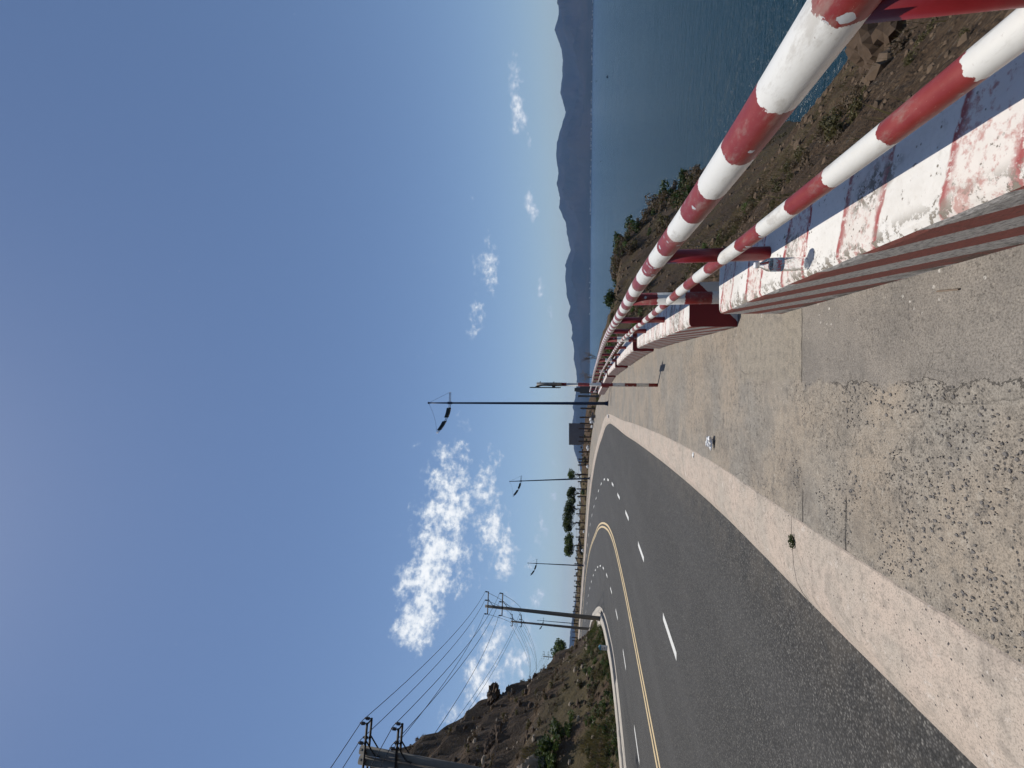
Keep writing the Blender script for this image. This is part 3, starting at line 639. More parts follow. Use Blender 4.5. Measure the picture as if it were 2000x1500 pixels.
# ------------------------------------------------------------------ road
def ribbon(A, B, n, cols, za, name, mat, label=None, kind=None):
    a = resample(A, n); b = resample(B, n); mb = MB()
    for i in range(n):
        for c in range(cols + 1):
            q = a[i] + (b[i] - a[i]) * c / cols
            mb.v.append((q[0], q[1], zf(q[1]) + za))
    for i in range(n - 1):
        for c in range(cols): mb.face([i*(cols+1)+c, i*(cols+1)+c+1, (i+1)*(cols+1)+c+1, (i+1)*(cols+1)+c])
    o = mb.build(name, mat); return tag(o, label, kind=kind)
ROADZ = -0.12
road = ribbon(INN, OUT, 320, 14, ROADZ, 'road', M['asphalt'], 'dark asphalt road bending left uphill', 'structure')
def stripe(name, line, mat, w, s0, s1, parent, off=0.):
    seg = line[(line[:, 2] >= s0) & (line[:, 2] <= s1)][:, :2]
    e0 = np.array([[np.interp(s0, line[:, 2], line[:, k]) for k in (0, 1)]]); e1 = np.array([[np.interp(s1, line[:, 2], line[:, k]) for k in (0, 1)]])
    seg = np.vstack([e0, seg, e1]); d = np.r_[True, np.linalg.norm(np.diff(seg, axis=0), axis=1) > 1e-3]; seg = seg[d]
    a = offset(seg, off - w / 2); b = offset(seg, off + w / 2); mb = MB()
    for p_, q_ in zip(a, b):
        j = 0.004 * rng.standard_normal()
        mb.v.append((p_[0] + j, p_[1], zf(p_[1]) + ROADZ + 0.005)); mb.v.append((q_[0] + j, q_[1], zf(q_[1]) + ROADZ + 0.005))
    for i in range(len(a) - 1): mb.face([2*i, 2*i+1, 2*i+3, 2*i+2])
    return mb.build(name, mat, parent)
def with_s(line, step=0.35):
    L = resample(line, step=step); s = np.r_[0, np.cumsum(np.linalg.norm(np.diff(L, axis=0), axis=1))]
    return np.c_[L, s]
dos, dis, yes = with_s(DO), with_s(DI), with_s(YEL)
for ln, st in ((dos, 20.75 - 4 * 4.85), (dis, 26.3 - 5 * 4.85)):
    s_ = st
    while s_ < ln[-1, 2] - 2:
        if s_ > 0: stripe('lane_dash', ln, M['line_w'], 0.15, s_, s_ + 1.5, road)
        s_ += 4.85
for o_ in (-0.15, 0.15): stripe('centre_line', yes, M['line_y'], 0.15, 0.2, yes[-1, 2] - 1, road, o_)

# outer kerb: cast lengths with open joints
def loft(path, prof, name, mat, parent=None, origin=None, jitter=0., caps=True, label=None, smooth=False):
    """prof: (offset to the right, height above the walk)"""
    mb = MB(); k = len(prof); cols = [offset(path, p[0]) for p in prof]
    for i in range(len(path)):
        for c in range(k):
            q = cols[c][i]; j = rng.uniform(-jitter, jitter)
            mb.v.append((q[0], q[1] + 0, zf(q[1]) + prof[c][1] + j))
    for i in range(len(path) - 1):
        for c in range(k - 1): mb.face([i*k+c, i*k+c+1, (i+1)*k+c+1, (i+1)*k+c])
    if caps:
        mb.face(list(range(k))[::-1]); mb.face([(len(path)-1)*k + c for c in range(k)])
    return mb.build(name, mat, parent, origin, smooth)
kroot = empty('kerb', (0, 0, 0), 'pale concrete kerb strip between pavement and asphalt', kind='structure')
KP = [(-0.02, -0.3), (-0.01, -0.118), (0.05, -0.075), (0.13, -0.035), (0.25, -0.012), (0.5, 0.006), (0.605, 0.006), (0.62, -0.004), (0.62, -0.3)]
outs = with_s(OUT, 0.25)
cut = [0, 3.7, 8.0, 11.9, 15.75]
while cut[-1] < outs[-1, 2] - 6: cut.append(cut[-1] + 4.0)
for a_, b_ in zip(cut[:-1], cut[1:]):
    seg = outs[(outs[:, 2] >= a_ + 0.006) & (outs[:, 2] <= b_ - 0.006)][:, :2]
    if len(seg) < 3: continue
    ea = np.array([[np.interp(a_ + 0.006, outs[:, 2], outs[:, k]) for k in (0, 1)]]); eb = np.array([[np.interp(b_ - 0.006, outs[:, 2], outs[:, k]) for k in (0, 1)]])
    seg = np.vstack([ea, seg[1:-1], eb])
    loft(seg, KP, 'kerb_stone', M['kerb'], kroot, tuple(seg[0]) + (0,), 0.0015)
# pavement slab
walk_in = offset(OUT, 0.57)
wa = resample(walk_in, 420); wb = resample(EDGE, 420); mb = MB(); cols = 10
for i in range(420):
    for c in range(cols + 1):
        q = wa[i] + (wb[i] - wa[i]) * c / cols
        mb.v.append((q[0], q[1], zf(q[1])))
    q = wb[i]; mb.v.append((q[0] + 0.01, q[1], zf(q[1]) - 0.7))
    q = wa[i]; mb.v.append((q[0], q[1], zf(q[1]) - 0.3))
k = cols + 3
for i in range(419):
    for c in range(cols + 1): mb.face([i*k+c, i*k+c+1, (i+1)*k+c+1, (i+1)*k+c])
    mb.face([i*k+cols+2, i*k, (i+1)*k, (i+1)*k+cols+2])
tag(mb.build('pavement', M['walk']), 'weathered concrete pavement along the sea side', kind='structure')

# inner kerb with gutter slot
iroot = empty('inner_kerb', (0, 0, 0), 'low concrete kerb and gutter at the foot of the hill', kind='structure')
ins = with_s(INN, 0.4)
def part_inn(a_, b_): return ins[(ins[:, 2] >= a_) & (ins[:, 2] <= b_)][:, :2]
SA, SB = float(np.interp(24.5, ins[:, 1], ins[:, 2])), float(np.interp(41.5, ins[:, 1], ins[:, 2]))
loft(ins[:, :2], [(0.0, -0.4), (0.0, -0.11), (-0.18, -0.10), (-0.18, -0.6)], 'gutter_edge', M['pale'], iroot, caps=False)
for a_, b_ in ((0.5, SA), (SB, ins[-1, 2] - 1)):
    loft(part_inn(a_, b_), [(-0.18, -0.6), (-0.18, -0.095), (-0.46, -0.06), (-0.46, -0.6)], 'gutter_cover', M['pale'], iroot)
loft(part_inn(SA, SB), [(-0.18, -0.55), (-0.46, -0.55)], 'gutter_floor', M['dark'], iroot, caps=False)  # near-black floor colour stands in for the shade down in the slot
loft(ins[:, :2], [(-0.46, -0.6), (-0.46, 0.0), (-0.50, 0.03), (-0.98, 0.05), (-1.05, -0.4)], 'kerb_top', M['pale'], iroot, jitter=0.004, caps=False)
cp = part_inn(float(np.interp(38.2, ins[:, 1], ins[:, 2])), float(np.interp(47.5, ins[:, 1], ins[:, 2])))
loft(cp, [(-0.99, -0.3), (-0.99, 0.075), (-2.6, 0.10), (-2.6, -0.4)], 'corner_slab', M['pale'], iroot, jitter=0.006)

# ------------------------------------------------------------------ parapet blocks and railing
FACE = catmull([(0.05,-12),(0.48,1.3),(0.595,5.06),(0.77,11.1),(0.64,17.9),(0.40,25),(-0.18,31.3),(-0.81,37.5),(-1.7,44)], 0.25)
fs = with_s(FACE, 0.1)
def at_s(line, s_): return np.array([np.interp(s_, line[:, 2], line[:, 0]), np.interp(s_, line[:, 2], line[:, 1])])
def s_of_y(line, y_): return float(np.interp(y_, line[:, 1], line[:, 2]))
BW, BH = 0.46, 0.465
ends = [(-3.0, 3.98), (5.06, 10.15), (11.1, 16.85), (17.9, 23.9), (25.0, 30.2), (31.3, 37.4)]
blabel = ['long red and white parapet block nearest the camera, peeling paint, bottle on top', 'second parapet block from the camera, red end face behind the first gap',
          'third parapet block from the camera along the railing', 'fourth parapet block from the camera along the railing',
          'fifth parapet block from the camera, seen past the marker post', 'last and farthest parapet block, near the blue lamp post']
for bi, (ya, yb) in enumerate(ends):
    s0, s1 = s_of_y(fs, ya), s_of_y(fs, yb)
    ss = np.arange(s0, s1 + 0.01, 0.06 if bi == 0 else (0.10 if bi < 3 else 0.3)); path = np.array([at_s(fs, q) for q in ss])
    prof = [(0.0, -0.05), (0.004, 0.10), (0.006, BH - 0.035), (0.012, BH - 0.014), (0.03, BH - 0.003), (0.06, BH), (0.23, BH + 0.003), (BW - 0.05, BH), (BW - 0.02, BH - 0.006), (BW - 0.006, BH - 0.02), (BW, BH - 0.05), (BW, -0.5)]
    cols_ = [offset(path, p_[0]) for p_ in prof]; mb = MB(); kk = len(prof)
    for i in range(len(path)):
        nj = mn.noise(Vector((ss[i] * 9.0, bi * 7.1, 0))) * 0.006; nk = mn.noise(Vector((ss[i] * 31.0, 3.3 + bi, 0))) * 0.007
        for c in range(kk):
            q = cols_[c][i]; chip = nj + nk if c in (3, 4) else (nj if c in (2, 5, 8, 9) else 0)
            mb.v.append((q[0], q[1], zf(q[1]) + prof[c][1] + chip))
    for i in range(len(path) - 1):
        for c in range(kk - 1):
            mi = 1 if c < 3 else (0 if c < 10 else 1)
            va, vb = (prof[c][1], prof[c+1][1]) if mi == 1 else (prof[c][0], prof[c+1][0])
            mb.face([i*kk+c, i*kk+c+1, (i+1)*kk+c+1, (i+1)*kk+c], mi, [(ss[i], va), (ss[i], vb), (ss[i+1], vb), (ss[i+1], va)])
    mb.face(list(range(kk))[::-1], 2, [(p_[0], p_[1]) for p_ in prof][::-1])
    o_ = (len(path) - 1) * kk
    mb.face([o_ + c for c in range(kk)], 2, [(p_[0], p_[1]) for p_ in prof])
    mid = at_s(fs, (s0 + s1) / 2)
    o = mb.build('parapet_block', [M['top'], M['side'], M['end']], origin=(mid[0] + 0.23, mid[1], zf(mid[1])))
    tag(o, blabel[bi], 'barrier block', 'painted parapet blocks along the sea railing')

AX = offset(FACE, 0.235); axs = with_s(AX, 0.2); LOWX = with_s(offset(FACE, 0.213), 0.2)
def dzr(y_): return 0.055 * float(smst(y_, 1.2, 4.2))
TOPZ, LOWZ = 1.045, 0.685
yend = 37.35
rail = empty('sea_railing', (0.72, 2.0, 0.0), 'red and white banded pipe railing along the sea edge', 'railing')
sA, sE = s_of_y(axs, -6), s_of_y(axs, yend)
pts = [(*at_s(axs, q), 0) for q in np.arange(sA, sE, 0.2)]
u_off = sA
def railpts(line, a_, b_, z_):
    o_ = []
    for q in np.r_[np.arange(a_, b_, 0.2), b_]:
        x_, y_ = at_s(line, q); o_.append((x_, y_, zf(y_) + z_ + dzr(y_)))
    return o_
MB().tube(railpts(axs, sA, sE, TOPZ), 0.056, 28, u0=sA).build('top_rail', M['rail'], rail, smooth=True)
thick = [-1.45, 4.62, 10.62, 17.4, 24.45, 30.75, yend]
for a_, b_ in zip(thick[:-1], thick[1:]):
    MB().tube(railpts(LOWX, s_of_y(LOWX, a_) + 0.05, s_of_y(LOWX, b_) - 0.02, LOWZ), 0.037, 20, u0=s_of_y(LOWX, a_) + 0.05).build('lower_rail', M['rail_low'], rail, smooth=True)
for y_ in thick:
    x_, yy = at_s(axs, s_of_y(axs, y_)); g_ = zf(yy)
    MB().tube([(x_, yy, g_ - 0.3), (x_, yy, g_ + TOPZ + dzr(yy) - 0.03)], 0.057, 18).build('main_post', M['post'], rail, smooth=True)
ny_ = []
for a_, b_ in zip(thick[:-1], thick[1:]):
    k_ = 3
    ny_ += [a_ + (b_ - a_) / k_, a_ + 2 * (b_ - a_) / k_]
ny_[0], ny_[1] = 0.94, 2.92
for y_ in ny_:
    x_, yy = at_s(axs, s_of_y(axs, y_)); g_ = zf(yy)
    MB().tube([(x_, yy, g_ + BH - 0.02), (x_, yy, g_ + TOPZ + dzr(yy) - 0.03)], 0.040, 16).build('post', M['redpost'], rail, smooth=True)

# ------------------------------------------------------------------ marker post
mk = empty('marker_post', (0.0, 10.45, 0), 'thin red and white banded marker post with a sign plate seen edge-on', 'marker post')
MB().tube([(0, 10.45, -0.2), (0, 10.45, 2.05)], 0.037, 16, u0=-0.2).build('post', M['marker'], mk, smooth=True)
MB().tube([(0.0, 10.45, 2.051), (0.0, 10.45, 2.60)], 0.041, 16).build('sleeve', M['cap'], mk, smooth=True)
pl = MB(); pl.box((-0.072, 10.44, 2.40), (0.02, 0.62, 0.64)).build('sign_plate', M['plate'], mk)
for z_ in (2.22, 2.58): MB().box((-0.050, 10.44, z_), (0.022, 0.5, 0.04)).build('plate_rail', M['dark'], mk)
for z_ in (2.22, 2.52): MB().tube([(-0.05, 10.45, z_), (0.062, 10.45, z_)], 0.011, 8).build('bolt', M['steel'], mk)

# ------------------------------------------------------------------ lamp posts
def lamp(base, h, yaw, lean, label):
    bx, by, bz = base
    root = empty('street_lamp', (bx, by, bz), label, 'street lamp', 'bow armed street lamps along the outer kerb')
    lx, ly = lean
    def P(z_, r_=0., t_=0.): # r along the arm direction, t across it
        k_ = z_ / h
        return (bx + lx * k_ + r_ * math.cos(yaw) - t_ * math.sin(yaw), by + ly * k_ + r_ * math.sin(yaw) + t_ * math.cos(yaw), bz + z_)
    zj = h - 1.62
    MB().tube([P(0.02), P(0.9), P(zj), P(h)], [0.115, 0.105, 0.062, 0.045], 14).build('pole', M['blue'], root, smooth=True)
    f_ = MB(); f_.tube([P(-0.05), P(0.03)], 0.2, 12); f_.tube([P(0.03), P(0.22)], [0.155, 0.12], 12); f_.build('base_flange', M['blue'], root)
    for k_ in range(4):
        a_ = math.pi / 4 + k_ * math.pi / 2
        MB().tube([(bx + 0.17 * math.cos(a_), by + 0.17 * math.sin(a_), bz + 0.02), (bx + 0.17 * math.cos(a_), by + 0.17 * math.sin(a_), bz + 0.09)], 0.02, 6).build('anchor_bolt', M['steel'], root)
    MB().tube([P(h - 0.05), P(h + 0.05)], 0.075, 10).build('cap', M['blue'], root)
    def arc(r_):     # height of the bow above the joint
        return 0.0 + (0.20 * r_ ** 2 if r_ > 0 else 0.02 * r_)
    arm = None
    bars = MB()
    for t_, dz_ in ((-0.06, 0.13), (0.06, 0.0)):
        bars.tube([P(zj + dz_ + arc(r_), r_, t_) for r_ in np.linspace(-0.75, 2.15, 14)], 0.022, 8)
    arm = bars.build('bow_arm', M['blue'], root, smooth=True)
    for r_ in (-0.74, 0.32, 0.9, 1.5, 2.12): MB().tube([P(zj + 0.13 + arc(r_), r_, -0.06), P(zj + arc(r_), r_, 0.06)], 0.016, 6).build('arm_tie', M['blue'], arm)
    MB().tube([P(zj - 0.1), P(zj + 0.22)], 0.09, 12).build('arm_collar', M['blue'], root)
    for ra_, rb_ in ((0.34, 1.02), (1.28, 1.92)):
        g_ = MB(); n_ = 6
        for i in range(n_ + 1):
            r_ = ra_ + (rb_ - ra_) * i / n_
            for t_ in (-0.17, 0.17):
                for dz_ in (-0.06, 0.17): g_.v.append(P(zj + 0.05 + dz_ + arc(r_), r_, t_))
        for i in range(n_):
            b_ = 4 * i
            for q in ((0, 1, 5, 4), (1, 3, 7, 5), (3, 2, 6, 7), (2, 0, 4, 6)): g_.face([b_ + w_ for w_ in q])
        g_.face([0, 2, 3, 1]); g_.face([4*n_, 4*n_+1, 4*n_+3, 4*n_+2])
        hd = g_.build('lamp_head', M['panel'], root)
        l_ = MB()
        for i in (1, 5):
            r_ = ra_ + (rb_ - ra_) * i / n_
            for t_ in (-0.13, 0.13): l_.v.append(P(zj - 0.014 + arc(r_), r_, t_))
        l_.face([0, 1, 3, 2]); l_.build('lens', M['lens'], hd)
    for r_, sag in ((-0.74, 0.0), (2.12, 0.14)):
        e_ = P(zj + 0.13 + arc(r_), r_, -0.06); t0 = P(h)
        pts_ = [tuple(t0[k_] + (e_[k_] - t0[k_]) * q - (sag * math.sin(math.pi * q) if k_ == 2 else 0) for k_ in range(3)) for q in np.linspace(0, 1, 7)]
        MB().tube(pts_, 0.008, 5).build('stay_cable', M['wire'], root)
lamp((-1.25, 32.1, zf(32.1)), 12.5, math.pi, (-0.14, 0), 'tallest nearest blue lamp post standing past the end of the pavement bulge')
lamp((-12.75, 64.9, zf(64.9)), 11.0, R(207), (-0.85, 0), 'blue lamp post leaning left beside the small leafy tree')
lamp((-32.3, 85.0, zf(85)), 10.0, R(215), (-0.2, 0), 'blue lamp post standing alone on the far leg, left of the round trees')
lamp((-60.5, 120.3, zf(120.3)), 10.3, R(218), (0, 0), 'farthest lamp post, seen between the two utility poles')

# ------------------------------------------------------------------ utility poles and lines
INS = {}
def utility(key, base, h, yaw, lean, twin, label, arms=(0.25, 1.52), half=(-0.62, 1.25), scale=1., rr=0.16):
    bx, by, bz = base; root = empty('utility_pole', base, label, 'utility pole', 'concrete utility poles on the hill side')
    def P(z_, r_=0., t_=0.):
        k_ = z_ / h
        return (bx + lean * k_ + r_ * math.cos(yaw) - t_ * math.sin(yaw), by + r_ * math.sin(yaw) + t_ * math.cos(yaw), bz + z_)
    shafts = (-0.17, 0.17) if twin else (0.,)
    for s_ in shafts:
        MB().tube([P(-1.0, s_), P(h * 0.5, s_), P(h, s_)], [rr, rr * 0.8, rr * 0.62 if not twin else 0.15], 14).build('shaft', M['polec'], root, smooth=True)
    pts_ = []
    for d_ in arms:
        z_ = h - d_
        for t_ in ((-0.20, 0.20) if twin else (-0.13,)):
            a_ = MB(); a_.tube([P(z_, half[0], t_), P(z_, half[1], t_)], 0.05, 4).build('crossarm', M['dark'], root)
            MB().tube([P(z_, half[1] * 0.52, t_), P(z_ - 0.42, 0.16, t_), P(z_ - 0.62, 0.15, t_)], 0.026, 6).build('arm_brace', M['dark'], root)
        if twin:
            for r_ in (half[1] - 0.05, half[0] + 0.05): MB().tube([P(z_, r_, -0.2), P(z_, r_, 0.2)], 0.03, 6).build('arm_link', M['dark'], root)
        for r_ in (half[1] - 0.03, half[1] * 0.42, half[0] + 0.03):
            for t_ in ((-0.20, 0.20) if twin else (-0.13,)):
                q = P(z_, r_, t_)
                MB().lathe(q, [(0.02, 0.0), (0.02, 0.08), (0.055, 0.09), (0.06, 0.11), (0.035, 0.125), (0.065, 0.145), (0.065, 0.165), (0.035, 0.18), (0.065, 0.2), (0.06, 0.22), (0.03, 0.235), (0.035, 0.28), (0.015, 0.30)], 10).build('insulator', M['porcelain'], root, smooth=True)
            q = P(z_, r_, 0); pts_.append((q[0], q[1], q[2] + 0.29))
    INS[key] = pts_
utility('a', (-14.75, 17.0, zf(17) - 0.05), 10.05, R(12), 0.45, True, 'twin concrete utility pole cut by the left edge of the view', half=(-1.3, 1.2))
utility('b', (-19.62, 40.2, zf(40.2) + 0.08), 9.8, R(10), 0.25, False, 'tall concrete utility pole standing on the inner corner slab', rr=0.19)
utility('c', (-32.95, 64.4, zf(64.4) + 0.05), 10.6, R(-10), 0.1, False, 'second concrete utility pole just beyond the corner pole', rr=0.18)
utility('d', (-70.0, 110, 2.6), 11.8, R(25), 0, False, 'distant utility pole peeking above the hill crest', rr=0.18)
utility('e', (-75.2, 130, 3.2), 9.6, R(25), 0, False, 'farthest small utility pole low behind the hill', rr=0.16)
INS['z'] = [(q[0] + 2.2, q[1] - 33, q[2] + 0.4) for q in INS['a']]
def line(a_, b_, sag, label, rad=0.013):
    a_, b_ = Vector(a_), Vector(b_); p_ = []
    for q in np.linspace(0, 1, 18):
        v_ = a_.lerp(b_, q); v_.z -= sag * 4 * q * (1 - q); p_.append(tuple(v_))
    o = MB().tube(p_, rad, 5).build('power_line', M['wire'], origin=tuple(a_)); return tag(o, label, 'cable', 'overhead power lines')
names = ['outer upper', 'middle upper', 'inner upper', 'outer lower', 'middle lower', 'inner lower']
for (k1, k2, sag, txt) in (('a', 'b', 0.55, 'from the twin pole to the corner pole'), ('z', 'a', 0.5, 'leaving the twin pole towards the left edge'), ('b', 'c', 0.9, 'from the corner pole to the second pole'),
                           ('c', 'd', 1.3, 'from the second pole over the hill'), ('d', 'e', 0.6, 'between the two distant poles')):
    for i in range(6): line(INS[k1][i], INS[k2][i], sag, '%s power line %s' % (names[i], txt), 0.014 if k1 in 'az' else 0.017)
e1 = gz(-27.6, 36.5)
for i in range(2):
    line(INS['c'][3 + i], (-31 - i * 0.8, 37.5 - i, 14.4 + i * 0.3), 0.8, ('upper' if i else 'lower') + ' stray cable from the second pole up to the hilltop', 0.016)

# ------------------------------------------------------------------ fence along the far outer edge
fence = empty('wire_fence', (-2.5, 51.6, zf(51.6)), 'weathered post and wire fence along the outer edge of the far road', 'fence')
fpath = with_s(EDGE, 0.25)
SRC = [796,813,825,835,850,859,879,893,899,904.5,922,935.6,949.6,964,981,997,1014,1027,1042,1057,1067,1082,1093,1104,1115.6,1126,1135.6,1148,1157,1164.4,1175,1184,1191.6,1200,1207.6,1213,1223,1233.6,1240]
tops = []
fy = fpath[fpath[:, 1] > 51]
for yp in SRC:                    # bearing of each post, met with the fence line
    a_ = (750 - yp) / 920.0
    val = fy[:, 0] - a_ * fy[:, 1] * 1.0132
    i_ = int(np.argmin(np.abs(val)))
    x_, y_ = fy[i_, 0] + 0.05, fy[i_, 1]; g_ = zf(y_)
    h_ = 1.5 + rng.uniform(-0.08, 0.1) + (0.15 if y_ < 60 else 0)
    lx = rng.uniform(-0.07, 0.07)
    mbp = MB(); mbp.tube([(x_, y_, g_ - 0.4), (x_ + lx, y_, g_ + h_)], 0.10, 6).build('post', M['wood'], fence)
    tops.append((x_ + lx, y_, g_, h_))
for f_ in (0.35, 0.62, 0.9):
    p_ = []
    for i in range(len(tops) - 1):
        for q in (0, 0.5):
            x_, y_, g_, h_ = (np.array(tops[i]) * (1 - q) + np.array(tops[i+1]) * q)
            p_.append((x_, y_, g_ + h_ * f_ - (0.06 if q else 0)))
    MB().tube(p_, 0.010, 4).build('wire', M['wire'], fence)

# rough columns by the railing end
def column(x_, y_, w_, d_, h_, name, label, steps):
    g_ = zf(y_) - 0.1; root = empty(name, (x_, y_, g_), label, 'column')
    z_ = g_
    for i, (f_, hh) in enumerate(steps):
        MB().box((x_, y_, z_ + hh / 2), (w_ * f_, d_ * f_, hh - 0.006)).build(('shaft', 'cap_block', 'finial')[min(i, 2)], M['grey'], root, bevel=0.02); z_ += hh
column(-0.55, 50.8, 0.78, 0.5, 2.6, 'gate_column', 'broad grey concrete gate column behind the railing end', [(1.0, 1.85), (0.62, 0.35), (0.5, 0.22)])
column(-1.15, 47.5, 0.20, 0.2, 2.0, 'thin_column', 'thin grey concrete column next to the broad gate column', [(1.0, 1.95), (1.2, 0.12)])
cx = empty('cross_block', (-3.5, 52.6, zf(52.6)), 'grey cross shaped concrete block lying by the fence', 'concrete block')
MB().box((-3.5, 52.6, zf(52.6) + 0.24), (0.3, 0.3, 0.48)).build('stem', M['grey'], cx, bevel=0.02)
MB().box((-3.5, 52.6, zf(52.6) + 0.30), (0.9, 0.26, 0.2)).build('bar', M['grey'], cx, bevel=0.02)

# billboard
bb = empty('billboard', (-6.5, 63.5, zf(63.5)), 'grey blank back of a roadside billboard above the fence', 'billboard')
by0 = 63.6; zb0, zb1 = 1.80, 3.80
def bbx(q): return -8.1 + 2.95 * q
mb = MB()
for i in range(9):
    for j in range(6):
        wv = 0.03 * math.sin(i * 1.1) + 0.02 * math.sin(j * 1.7 + i)
        cut_ = 0.18 if (i == 0 and j == 0) else 0
        mb.v.append((bbx(i / 8) + cut_, by0 + wv - (i / 8) * 0.6, zb0 + (zb1 - zb0) * j / 5 + cut_ * 0.3))
for i in range(8):
    for j in range(5): mb.face([i*6+j, (i+1)*6+j, (i+1)*6+j+1, i*6+j+1])
o = mb.build('sheet', M['board'], bb); md = o.modifiers.new('t', 'SOLIDIFY'); md.thickness = 0.03
for q in (0.1, 0.37, 0.63, 0.9):
    x_ = bbx(q); MB().box((x_, by0 - q * 0.6 + 0.09, (zf(63.5) - 0.3 + zb1) / 2), (0.07, 0.07, zb1 - zf(63.5) + 0.3)).build('leg', M['boardf'], bb)
for z_ in (2.05, 2.8, 3.55): MB().tube([(bbx(0), by0 + 0.045, z_), (bbx(1), by0 - 0.6 + 0.045, z_)], 0.025, 6).build('brace', M['boardf'], bb)

# ------------------------------------------------------------------ plants
def leaves(mb, centre, rad, n_, size, up=0.3, mi=0, hollow=0.45):
    c = np.array(centre); r_ = np.array(rad)
    d = rng.standard_normal((n_, 3)); d /= np.linalg.norm(d, axis=1)[:, None]
    k_ = hollow + (1 - hollow) * rng.random(n_) ** 0.6
    p_ = c + d * r_ * k_[:, None]
    nrm = d * 0.6 + rng.standard_normal((n_, 3)) * 0.6 + np.array([0, 0, up]); nrm /= np.linalg.norm(nrm, axis=1)[:, None]
    t_ = np.cross(nrm, rng.standard_normal((n_, 3))); t_ /= np.linalg.norm(t_, axis=1)[:, None]; b_ = np.cross(nrm, t_)
    s_ = size * rng.uniform(0.6, 1.35, n_)[:, None]
    q = np.stack([p_ - t_*s_, p_ - b_*s_*0.45, p_ + t_*s_, p_ + b_*s_*0.45], 1)
    mb.quads(q, mi)

def clumps(mb, base, rad, nc, n_, size, spread=0.8):
    for k_ in range(nc):
        d = rng.standard_normal(3); d /= np.linalg.norm(d); d[2] = abs(d[2]) * 0.9 - 0.15
        c = np.array(base) + d * np.array(rad) * rng.uniform(0.35, spread)
        f_ = rng.uniform(0.28, 0.5)
        leaves(mb, c, np.array(rad) * f_, n_ // nc, size)

def limbs(mb, base, top, r0, nb, rad, seed=0):
    b_, t_ = Vector(base), Vector(top)
    m_ = b_.lerp(t_, 0.5) + Vector((rng.uniform(-.1, .1), rng.uniform(-.1, .1), 0)) * (t_ - b_).length
    mb.tube([b_, m_, t_], [r0, r0 * 0.75, r0 * 0.5], 7)
    for k_ in range(nb):
        s_ = b_.lerp(t_, rng.uniform(0.55, 1.0)); a_ = rng.uniform(0, 6.28)
        e_ = t_ + Vector((math.cos(a_) * rad[0] * 0.75, math.sin(a_) * rad[1] * 0.75, rng.uniform(0.1, 0.9) * rad[2]))
        mb.tube([s_, s_.lerp(e_, 0.5) + Vector((0, 0, 0.08)), e_], [r0 * 0.45, r0 * 0.3, r0 * 0.12], 5)

def tree(name, label, base, trunk_h, rad, n_, size, mat, group=None, nc=9, r0=0.1, lean=(0, 0), cat='tree'):
    root = empty(name, base, label, cat, group)
    top = (base[0] + lean[0], base[1] + lean[1], base[2] + trunk_h)
    mb = MB(); limbs(mb, (base[0], base[1], base[2] - 0.2), top, r0, 6, rad); mb.build('trunk', M['bark'], root)
    mb = MB(); clumps(mb, (top[0], top[1], top[2] + rad[2] * 0.35), rad, nc, n_, size); mb.build('crown', mat, root)
    return root

def bare(name, label, base, h, mat, spread=0.9, depth=4, leafy=0, lean=(0, 0)):
    root = empty(name, base, label, 'tree'); mb = MB(); tips = []
    def grow(p, d, L, r_, k_):
        e = p + d * L; m_ = p.lerp(e, 0.5) + Vector(rng.standard_normal(3)) * L * 0.06
        mb.tube([p, m_, e], [r_, r_ * 0.8, r_ * 0.6], 5 if k_ > 1 else 6)
        if k_ == 0: tips.append(e); return
        for q in range(3 if k_ > 2 else 2 + int(rng.random() < 0.6)):
            nd = (d + Vector(rng.standard_normal(3)) * spread * 0.55 + Vector((0, 0, 0.12))).normalized()
            grow(e if q else p.lerp(e, 0.85), nd, L * rng.uniform(0.55, 0.8), r_ * 0.6, k_ - 1)
    grow(Vector((base[0], base[1], base[2] - 0.15)), Vector((lean[0], lean[1], 1)).normalized(), h * 0.34, h * 0.022, depth)
    mb.build('trunk', mat, root)
    if leafy:
        l_ = MB()
        for e in tips[:: max(1, len(tips) // leafy)]: leaves(l_, e, (0.16, 0.16, 0.12), 14, 0.06)
        l_.build('crown', M['leaf_g'], root)
    return root

def on(x_, y_): return (x_, y_, gz(x_, y_))
tree('small_tree', 'small leafy tree right behind the leaning lamp post', (-13.6, 71.5, gz(-13.6, 71.5)), 2.15, (1.15, 1.1, 0.9), 900, 0.13, M['leaf_g'], None, 10, 0.09)
TR = 'round trees beyond the far fence'
tree('round_tree', 'round dark tree, rightmost of the row beyond the fence', on(-20.3, 88.5), 1.5, (1.7, 1.6, 1.35), 1500, 0.17, M['leaf_d'], TR, 9, 0.12)
tree('round_tree', 'widest dark tree in the middle of the row beyond the fence', on(-23.6, 90), 1.55, (2.1, 2.0, 1.75), 2300, 0.17, M['leaf_d'], TR, 15, 0.13)
tree('round_tree', 'dark tree with a visible forked trunk left of the widest tree', on(-26.6, 91), 1.55, (2.2, 2.0, 1.75), 2300, 0.17, M['leaf_d'], TR, 12, 0.13)
tree('round_tree', 'leftmost green tree of the row, flat clipped crown on thin stems', on(-31.5, 93), 1.35, (3.0, 2.4, 1.6), 3200, 0.17, M['leaf_g'], TR, 18, 0.11)
tree('hill_tree', 'bushy green tree at the right foot of the hill above the far road', (-46.5, 82, 3.1), 1.8, (2.1, 2.1, 1.9), 1500, 0.2, M['leaf_g'], None, 12, 0.12)
for k_, (x_, y_, r_) in enumerate(((-11.3, 70.8, 0.7), (-17.6, 77.2, 0.6))):
    tree('verge_bush', ('low dark bush between fence posts right of the leaning lamp', 'small palm like bush at the fence left of the leaning lamp')[k_], on(x_, y_), 0.35, (r_, r_, r_ * 0.8), 500, 0.11, (M['leaf_o'], M['leaf_g'])[k_], None, 7, 0.05, cat='bush')
